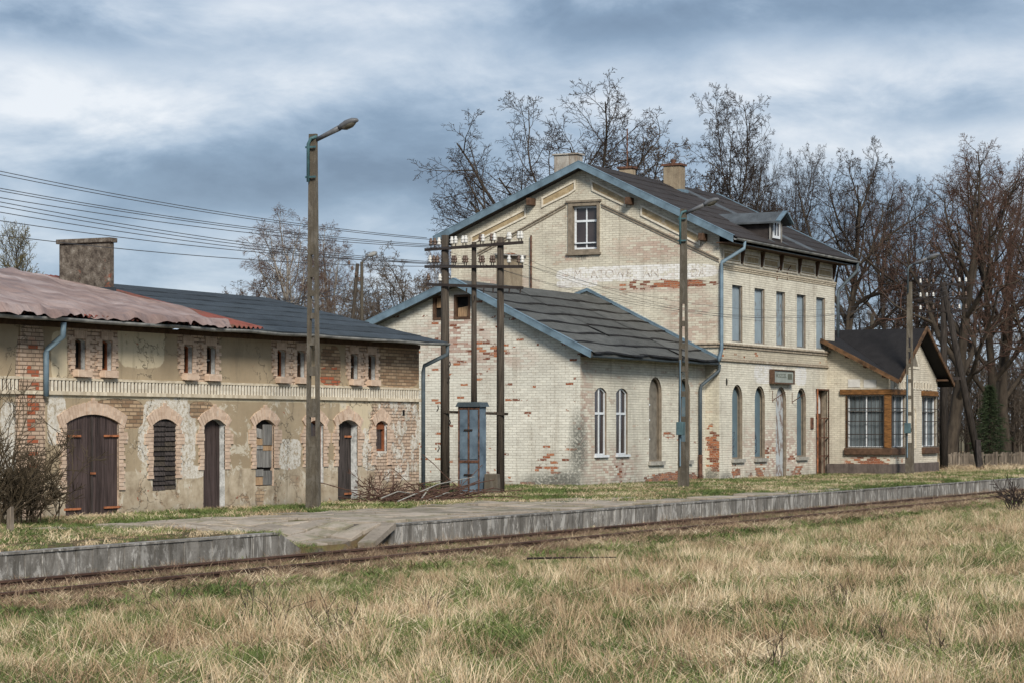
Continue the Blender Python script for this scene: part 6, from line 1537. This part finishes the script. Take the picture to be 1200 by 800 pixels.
# spruce: short, dense
def spruce(px, Z, top_py, label):
    r_ = random.Random(px); p = at_Z(px, Z, 0.1); h = EYE + (500 - top_py) / F * Z; t = thing('spruce_tree', label, 'conifer', p)
    segs = []; tr_ = [(0, 0, 0, 0, 0, h, .09, .02)]
    for i in range(170):
        zz = h * (.04 + .94 * (i / 170)); L_ = ((1 - i / 170) * h * .34 + .1) * r_.uniform(.45, 1.15); a = i * 2.4; d = Vector((math.cos(a), math.sin(a), -.15)); q = Vector((0, 0, zz)); e = q + d * L_ * r_.uniform(.8, 1.1)
        tr_.append((*q, *e, .012, .005))
        for k in range(26):
            s_ = q.lerp(e, r_.uniform(.1, 1)); dd = Vector((d.x + r_.gauss(0, .7), d.y + r_.gauss(0, .7), r_.gauss(-.1, .4))).normalized() * r_.uniform(.08, .28)
            segs.append((*s_, *(s_ + dd), .014, .006))
    for nm, me in (('trunk', segs_to_mesh('trunk', tr_, 5, M['bark'])), ('crown', segs_to_mesh('crown', segs, 3, M['spruce']))):
        o = bpy.data.objects.new(nm, me); col.objects.link(o); o.parent = t
spruce(1160, 103, 452, 'small dark spruce behind the board fence right of the leaning strut')

# shrubs ---------------------------------------------------------------
def shrub(name, label, p, h, w_, nst, seed, mat, minr=.006, lev=3, curl=.16, cat='shrub', spread=.5, r0=.022, kids=(7, 6, 4)):
    r_ = random.Random(seed); segs = []
    def br(q, d, L_, rad, l_):
        ns = (6, 4, 3, 2)[min(l_, 3)]; pts = [q.copy()]; dirs = []
        for i in range(ns):
            d = (d + Vector((r_.gauss(0, 1), r_.gauss(0, 1), r_.gauss(0, 1))) * curl + Vector((0, 0, .04))).normalized(); q2 = q + d * L_ / ns
            segs.append((*q, *q2, max(minr, rad * (1 - .6 * i / ns)), max(minr, rad * (1 - .6 * (i + 1) / ns)))); q = q2; pts.append(q.copy()); dirs.append(d.copy())
        if l_ >= lev: return
        for k in range(kids[l_]):
            i = r_.randrange(max(1, ns // 4), ns); pp = pts[i]; ax = Vector((r_.gauss(0, 1), r_.gauss(0, 1), r_.gauss(0, 1))).normalized()
            br(pp, rot_about(dirs[i - 1] if i else dirs[0], ax, R(r_.uniform(25, 65))), L_ * r_.uniform(.35, .65), max(minr, rad * .6), l_ + 1)
    for i in range(nst):
        q = Vector(p) + Vector((r_.gauss(0, w_ * .25), r_.gauss(0, w_ * .12), 0)); d = Vector((r_.gauss(0, spread), r_.gauss(0, spread), 1)).normalized(); br(q, d, h * r_.uniform(.6, 1.05), r0 * r_.uniform(.6, 1.2), 0)
    t = thing(name, label, cat, p); off = np.array([p[0], p[1], p[2]] * 2 + [0, 0]); me = segs_to_mesh('branches', (np.array(segs) - off), 4, M[mat]); o = bpy.data.objects.new('branches', me); col.objects.link(o); o.parent = t; return t
def gpx(px, y): return on_y(px, 500, y)[0]
shrub('bare_shrub', 'big tangled leafless shrub growing in front of the left end of the shed', (gpx(-6, 26.3), 26.3, .25), 2.35, 1.2, 9, 1, 'twig_brush', kids=(5, 4, 2), r0=.022, spread=.24, curl=.13, minr=.005)
shrub('bare_shrub', 'lower dense leafless shrub between the tangled one and the barn doors', (gpx(40, 26.6), 26.6, .25), 1.2, 1.0, 15, 2, 'twig_brush', kids=(6, 4, 3), spread=.10, r0=.015, minr=.005)
shrub('bare_shrub', 'dense leafless shrub at the left edge of the view', (gpx(5, 26.5), 26.5, .25), 1.3, 1.0, 14, 7, 'twig_brush', kids=(6, 4, 3), spread=.12, r0=.015, minr=.005)
shrub('bare_shrub', 'reddish leafless brush growing beside the second shed door', (gpx(452, 27.2), 27.2, .25), .85, 1.5, 9, 3, 'twig_red', kids=(4, 3, 2), spread=.8, minr=.005, r0=.013)
shrub('bare_shrub', 'sparse dark shrub in the dry grass at the right edge', (gpx(1190, 15.2), 15.2, -.2), .9, 1.0, 12, 4, 'twig', kids=(4, 3, 2), spread=.35, lev=2, minr=.008)
# brush pile: long cut branches lying
bp = thing('brush_pile', 'pile of cut branches lying between the shed corner and the blue cabinet', 'brush pile', (gpx(500, 26.6), 26.6, .25)); r_ = random.Random(12); segs = []
for i in range(230):
    x = gpx(r_.uniform(425, 522), 26.8); y = 26.6 + r_.uniform(-.7, .7); z = .03 + abs(r_.gauss(0, .12)); a = r_.gauss(.1, .7); L_ = r_.uniform(.5, 1.9); e = r_.gauss(.02, .12)
    q = Vector((x - bp.location.x, y - 26.6, z)); d = Vector((math.cos(a), math.sin(a) * .7, e)); 
    for k in range(4):
        d = (d + Vector((r_.gauss(0, .1), r_.gauss(0, .1), r_.gauss(0, .08)))).normalized(); q2 = q + d * L_ / 4; q2.z = max(.02, q2.z); segs.append((*q, *q2, .012, .009)); q = q2
me = segs_to_mesh('branches', segs, 4, M['twig_red']); o = bpy.data.objects.new('branches', me); col.objects.link(o); o.parent = bp
m = MB()
for (a, b) in (((466, 587), (556, 558)), ((493, 585), (512, 568)), ((447, 583), (485, 578)), ((500, 586), (545, 578))):
    A = on_y(*a, 25.9); B = on_y(*b, 26.3); A = (A[0], 25.9, max(.3, A[1])); B = (B[0], 26.3, max(.3, B[1])); M_ = Vector(A).lerp(Vector(B), .5) + Vector((0, 0, .10)); m.tube([A, M_, B], [.018, .014, .008], 5)
o = m.build('pale_branches', 'stone_sill', bp); o['kind'] = 'stuff'
# grey marker post at the far left, fallen stick, board fence
x = gpx(12, 24.5); tag(MB().hexa([(x - .05, 24.45, .2), (x + .05, 24.45, .2), (x + .05, 24.55, .2), (x - .05, 24.55, .2), (x - .045, 24.46, .72), (x + .045, 24.46, .72), (x + .045, 24.54, .66), (x - .045, 24.54, .66)]).build('short_post', 'fence_wood', bevel=.008), 'short grey post standing in the grass in front of the left shrub', 'post')
a = on_y(618, 640, 16.2); b = on_y(722, 668, 14.6); tag(MB().tube([(a[0], 16.2, -.02), ((a[0] + b[0]) / 2, 15.4, .02), (b[0], 14.6, .05)], [.018, .015, .008], 5).build('fallen_stick', 'twig'), 'long thin dark stick lying across the dry grass below the annex', 'stick')
fn = thing('board_fence', 'low weathered board fence right of the wing under the big trees', 'fence', (*at_Z(1150, 99).xy, .2)); r_ = random.Random(6)
pA = at_Z(1103, 99, .15); pB = at_Z(1210, 101, .15); n = 70
for k in range(n):
    q = pA.lerp(pB, k / n); w_ = (pB - pA).length / n * .86; d = (pB - pA).normalized(); nrm = Vector((-d.y, d.x, 0)) * .025; hgt_ = .74 + r_.uniform(-.14, .08)
    if r_.random() < .06: continue
    e = q + d * w_; up_ = Vector((r_.uniform(-.02, .02), 0, hgt_)); MB().hexa([q - nrm, e - nrm, e + nrm, q + nrm, q - nrm + up_, e - nrm + up_, e + nrm + up_, q + nrm + up_]).build('fence_board', 'fence_wood', fn)
MB().beam(pA + Vector((0, 0, .68)), pB + Vector((0, 0, .68)), .06, .08).build('fence_rail', 'fence_wood', fn)
for k in range(8): q = pA.lerp(pB, k / 7); MB().box(q.x - .06, q.x + .06, q.y - .1, q.y + .02, .1, .95).build('fence_post', 'fence_wood', fn)

# distant wood as one mass --------------------------------------------
r_ = random.Random(77); segs = []
def far_wood(px0, px1, Z, hmin, hmax, cnt):
    for i in range(cnt):
        q = at_Z(r_.uniform(px0, px1), Z + r_.uniform(0, 30), 0); h = r_.uniform(hmin, hmax)
        segs.append((*q, q.x, q.y, h, .05, .02))
        for k in range(16):
            z = h * r_.uniform(.15, 1); a = r_.uniform(0, 6.28); L_ = h * r_.uniform(.1, .3); e = Vector((q.x + math.cos(a) * L_ * .6, q.y + math.sin(a) * L_ * .6, z + L_)); segs.append((q.x, q.y, z, *e, .025, .012))
            for s_ in range(4):
                f_ = r_.uniform(.2, 1); s0 = Vector((q.x, q.y, z)).lerp(e, f_); s1 = s0 + Vector((r_.gauss(0, .5), r_.gauss(0, .5), r_.uniform(.1, 1))) * L_ * .35; segs.append((*s0, *s1, .016, .010))
far_wood(1100, 1420, 125, 3, 5.5, 360); far_wood(960, 1110, 140, 2.5, 4.5, 80); far_wood(-150, 620, 175, 4, 7, 260)
me = segs_to_mesh('undergrowth', segs, 3, M['twig_grey']); o = bpy.data.objects.new('undergrowth', me); col.objects.link(o); tag(o, 'grey brown thicket of saplings behind the fence and trees', 'thicket', kind='stuff')

# =================================================================== GRASS
def blade_mat(name, stops, trans=.25):
    t = MT(name); at = t.n.new('ShaderNodeAttribute'); at.attribute_name = 'tone'; at.attribute_type = 'GEOMETRY'
    oi = t.n.new('ShaderNodeObjectInfo'); ln = t.noise(.55, 4, .6, vec=oi.outputs['Location']); v = t.m('ADD', t.m('MULTIPLY', at.outputs['Fac'], .42), t.m('MULTIPLY', oi.outputs['Random'], .28)); v = t.m('ADD', v, t.m('MULTIPLY', t.ss(ln, .38, .62), .34))
    t.col(t.ramp(v, stops)); t.rough(.7); return t.mat
M['straw'] = blade_mat('dry straw grass', [(0.0, (0.12, 0.072, 0.042)), (.22, (0.29, 0.195, 0.115)), (.55, (0.50, 0.385, 0.245)), (.92, (0.78, 0.67, 0.48))])
M['green'] = blade_mat('green grass', [(0.1, (0.045, 0.070, 0.020)), (.5, (0.10, 0.14, 0.038)), (.9, (0.21, 0.24, 0.085))])
M['weed'] = blade_mat('dead brown weeds', [(0.1, (0.09, 0.06, 0.04)), (.5, (0.19, 0.13, 0.085)), (.9, (0.34, 0.25, 0.17))])
def tuft(name, seed, nb, h, spread, width, lean, mat, curl=.5, wind=(0.12, -.1)):
    r_ = np.random.RandomState(seed); S = 4; V = []; Fq = []; T = []
    for b in range(nb):
        rr_ = spread * math.sqrt(r_.rand()); a = r_.rand() * 6.28; bx, by = rr_ * math.cos(a), rr_ * math.sin(a)
        hh = h * (.45 + .65 * r_.rand()); la = r_.rand() * 6.28; ll = lean * (.3 + r_.rand()) * hh; dx, dy = math.cos(la) * ll + wind[0] * hh, math.sin(la) * ll + wind[1] * hh
        fa = r_.rand() * 6.28; wx, wy = math.cos(fa) * width / 2, math.sin(fa) * width / 2; tone = r_.rand(); cu = curl * (.3 + r_.rand())
        k0 = len(V)
        for s_ in range(S):
            t_ = s_ / (S - 1); bend = t_ ** 1.7; z = hh * (t_ - cu * .35 * t_ * t_); w_ = (1 - t_ ** 2 * .85); x = bx + dx * bend * (1 + cu); y = by + dy * bend * (1 + cu)
            V += [(x - wx * w_, y - wy * w_, z), (x + wx * w_, y + wy * w_, z)]; T += [tone, tone]
        for s_ in range(S - 1): a0 = k0 + s_ * 2; Fq.append((a0, a0 + 1, a0 + 3, a0 + 2))
    me = np_mesh(name, V, np.array(Fq), None, M[mat]); at = me.attributes.new('tone', 'FLOAT', 'POINT'); at.data.foreach_set('value', np.array(T, np.float32))
    return bpy.data.objects.new(name, me)
def grass_emitter(name, x0, x1, y0, y1, step, label, layers, cat='grass', keep=None, margin=130):
    """layers: (list of tuft objects, density, noise scale, threshold low, high, seed, scale min, max, invert)"""
    nx = int((x1 - x0) / step) + 1; ny = max(2, int((y1 - y0) / step) + 1); xs = np.linspace(x0, x1, nx); ys = np.linspace(y0, y1, ny)
    V = [(x, y, H(x, y) - .01) for y in ys for x in xs]; Fq = []
    for j in range(ny - 1):
        for i in range(nx - 1):
            cx_, cy_ = (xs[i] + xs[i + 1]) / 2, (ys[j] + ys[j + 1]) / 2; Z = cx_ * CA + cy_ * SA
            if Z < 8: continue
            px_, py_, _ = proj(cx_, cy_, 0)
            if -margin < px_ < 1200 + margin and py_ < 800 + 2.2 * margin and (keep is None or keep(cx_, cy_)): a = j * nx + i; Fq.append((a, a + 1, a + nx + 1, a + nx))
    me = np_mesh(name, V, np.array(Fq), None, M['soil']); o = bpy.data.objects.new(name, me); col.objects.link(o); tag(o, label, cat, kind='stuff')
    ng = bpy.data.node_groups.new(name, 'GeometryNodeTree'); ng.interface.new_socket('Geometry', in_out='INPUT', socket_type='NodeSocketGeometry'); ng.interface.new_socket('Geometry', in_out='OUTPUT', socket_type='NodeSocketGeometry')
    N = ng.nodes; L = ng.links; gi = N.new('NodeGroupInput'); go = N.new('NodeGroupOutput'); join = N.new('GeometryNodeJoinGeometry')
    def mth(op, a, b, clamp=False):
        x = N.new('ShaderNodeMath'); x.operation = op; x.use_clamp = clamp
        for i, v in enumerate((a, b)):
            if isinstance(v, (int, float)): x.inputs[i].default_value = v
            else: L.new(v, x.inputs[i])
        return x.outputs[0]
    def mrange(v, a, b, c, d):
        x = N.new('ShaderNodeMapRange'); L.new(v, x.inputs[0]); x.inputs[1].default_value = a; x.inputs[2].default_value = b; x.inputs[3].default_value = c; x.inputs[4].default_value = d; return x.outputs[0]
    pos = N.new('GeometryNodeInputPosition'); sep = N.new('ShaderNodeSeparateXYZ'); L.new(pos.outputs[0], sep.inputs[0])
    for (tufts, dens, nsc, lo, hi, seed, smin, smax, ramp_y) in layers:
        nz = N.new('ShaderNodeTexNoise'); nz.inputs['Scale'].default_value = nsc; nz.inputs['Detail'].default_value = 4
        ofs = N.new('ShaderNodeVectorMath'); ofs.operation = 'ADD'; L.new(pos.outputs[0], ofs.inputs[0]); ofs.inputs[1].default_value = (seed * 13.1, seed * 3.3, 0); L.new(ofs.outputs[0], nz.inputs['Vector'])
        d = mrange(nz.outputs[0], lo, hi, 0, dens)
        dp = N.new('GeometryNodeDistributePointsOnFaces'); dp.inputs['Seed'].default_value = seed; L.new(gi.outputs[0], dp.inputs['Mesh']); L.new(d, dp.inputs['Density'])
        gti = N.new('GeometryNodeJoinGeometry')
        for t_ in tufts:
            oi = N.new('GeometryNodeObjectInfo'); oi.inputs['Object'].default_value = t_; oi.inputs['As Instance'].default_value = True; L.new(oi.outputs['Geometry'], gti.inputs[0])
        iop = N.new('GeometryNodeInstanceOnPoints'); L.new(dp.outputs['Points'], iop.inputs['Points']); L.new(gti.outputs[0], iop.inputs['Instance']); iop.inputs['Pick Instance'].default_value = True
        ri = N.new('FunctionNodeRandomValue'); ri.data_type = 'INT'; ri.inputs['Min'].default_value = 0 if False else 0
        for s_ in ri.inputs:
            if s_.name == 'Max' and s_.type == 'INT': s_.default_value = len(tufts) - 1
            if s_.name == 'Seed': s_.default_value = seed
        L.new([q for q in ri.outputs if q.type == 'INT'][0], iop.inputs['Instance Index'])
        rv = N.new('FunctionNodeRandomValue'); rv.data_type = 'FLOAT_VECTOR'; rv.inputs[0].default_value = (-.16, -.16, -3.1); rv.inputs[1].default_value = (.16, .16, 3.1)
        L.new(rv.outputs[0], iop.inputs['Rotation'])
        rs_ = N.new('FunctionNodeRandomValue'); rs_.data_type = 'FLOAT'; rs_.inputs[2].default_value = smin; rs_.inputs[3].default_value = smax; sc = rs_.outputs[1]
        if ramp_y: sc = mth('MULTIPLY', sc, mrange(sep.outputs[1], 14.4, 17.4, 1.0, .36))
        L.new(sc, iop.inputs['Scale']); L.new(iop.outputs[0], join.inputs[0])
    L.new(gi.outputs[0], join.inputs[0]); L.new(join.outputs[0], go.inputs[0])
    md = o.modifiers.new('grass', 'NODES'); md.node_group = ng; return o
st1 = [tuft('straw_tuft', s_, 52, .25, .15, .0072, .65, 'straw', 1.0, (.18, -.2)) for s_ in (1, 2, 3)] + [tuft('straw_tuft', s_, 46, .36, .12, .0068, .28, 'straw', .5) for s_ in (9, 19)]
st2 = [tuft('straw_tuft_low', s_, 40, .20, .22, .010, .9, 'straw', 1.1) for s_ in (4, 5)]
gr1 = [tuft('green_tuft', s_, 50, .19, .20, .009, .5, 'green', .7) for s_ in (6, 7)]
wd1 = [tuft('weed_tuft', s_, 18, .40, .12, .007, .25, 'weed', .3) for s_ in (8, 10)]
gs = [tuft('turf_tuft', s_, 46, .075, .20, .010, .8, 'green', .8) for s_ in (11, 12)]
ss_ = [tuft('turf_straw_tuft', s_, 34, .11, .20, .010, .8, 'straw', .9) for s_ in (13, 14)]
ws = [tuft('low_weed_tuft', s_, 30, .16, .20, .009, .7, 'weed', .8) for s_ in (15, 16)]
grass_emitter('meadow_grass', 6, 135, 1.5, 17.5, .5, 'tall dry straw-coloured meadow grass with green patches in the foreground', [
    (st1, 26, .9, .42, .56, 1, .5, 1.35, True), (st2, 20, 1.1, .38, .5, 5, .6, 1.6, True), (gr1, 46, .50, .42, .52, 2, .6, 1.6, True), (gs, 26, .9, .40, .6, 21, 1.0, 2.2, False), (wd1, 3.5, .55, .52, .62, 3, .5, 1.2, True), (ws, 7, .9, .48, .62, 4, .6, 1.3, False)])
grass_emitter('verge_weeds', 12, 110, 16.9, 18.36, .35, 'brown weeds and straw leaning against the nearer rail', [(st2, 20, .9, .34, .56, 31, .4, 1.0, False), (ws, 20, .9, .38, .58, 32, .5, 1.1, False), (wd1, 5, .7, .42, .6, 33, .35, .8, False), (gs, 16, .8, .46, .6, 34, .8, 1.6, False)], 'weeds')
grass_emitter('track_weeds', 12, 110, 17.4, 20.5, .4, 'low dead weeds and grass growing between and beside the rails', [
    (ws, 34, .8, .35, .55, 6, .5, 1.1, False), (gs, 16, .6, .40, .6, 22, .8, 1.5, False), (ss_, 22, 1.0, .42, .6, 7, .6, 1.1, False), (gs, 12, .9, .48, .62, 8, .7, 1.3, False), (wd1, 2.4, .8, .46, .62, 9, .35, .8, False), (st2, 5, .8, .5, .62, 19, .4, .8, False)], 'weeds')
def turf_keep(x, y):
    if 32.3 < x < 47 and y < 24.5: return False
    if x > 36 and ((y < 22.6 and x < 50) or (y < 21.75 and x < 58)): return False
    if LX0 < x < LX1 + .2 and y > LY - .15: return False
    if AX < x < MX and y > AY - .1: return False
    if MX < x < MXR and y > MY - .1: return False
    if WX0 < x < WX1 and y > WY - .15: return False
    return y > 21.0 if x > 36 else y > 22.2
grass_emitter('platform_turf', 20, 150, 20.9, 48, .45, 'short green and straw turf between the platform edge and the buildings', [
    (gs, 46, .5, .34, .52, 10, .7, 1.6, False), (ss_, 26, .45, .47, .60, 11, .7, 1.4, False), (ws, 3, .7, .5, .65, 12, .5, .9, False)], 'turf', keep=turf_keep)
grass_emitter('platform_moss_grass', 20, 33, 20.9, 22.4, .4, 'sparse grass and moss tufts on the left platform top', [(gs, 20, .9, .44, .6, 13, .4, 1.0, False), (ss_, 16, 1.2, .46, .6, 14, .4, .9, False)], 'turf')
grass_emitter('crossing_grass', 32.2, 36.2, 20.72, 21.3, .1, 'small green grass clumps at the foot of the slab crossing', [(gs, 60, 1.2, .40, .55, 23, .6, 1.3, False)], keep=lambda x, y: x < 33.7)
grass_emitter('far_straw', 84, 150, 22, 45, .8, 'taller straw grass in front of the board fence', [(st2, 10, .4, .42, .55, 15, .9, 1.8, False)], keep=lambda x, y: x > 88.8 and y > 24.5)
# tall dry stalks scattered in the foreground
M['stalk'] = simple('dry dark stalk', (0.07, 0.05, 0.04), .4, 5, .9, 0)
for k, (px, py, h, lb) in enumerate([(297, 715, .75, 'forked dark dry stalk in the lower left meadow'), (330, 722, .8, 'tall dark dry stalk with side twigs at lower left'), (392, 728, .7, 'dark branching stalk standing below the slab crossing'), (985, 690, .6, 'dark twiggy weed clump in the right meadow'), (905, 760, .5, 'short dark weed at the lower right of centre'), (1095, 745, .55, 'dark seed stalk at the lower right'), (500, 700, .5, 'small dark weed below the platform ramp kerb'), (1030, 735, .45, 'small curled dark stalk in the right meadow'), (196, 690, .5, 'small dark weed in the left meadow')]):
    Z = 2.25 * F / (py + 40 - 500); p = at_Z(px, Z, -.2)
    shrub('dry_weed', lb, (p.x, p.y, -.2), h * .85, .25, 4, 30 + k, 'stalk', lev=1, kids=(4, 3, 2), minr=.003, r0=.006, spread=.22, cat='weed')
print('objects', len(bpy.data.objects))
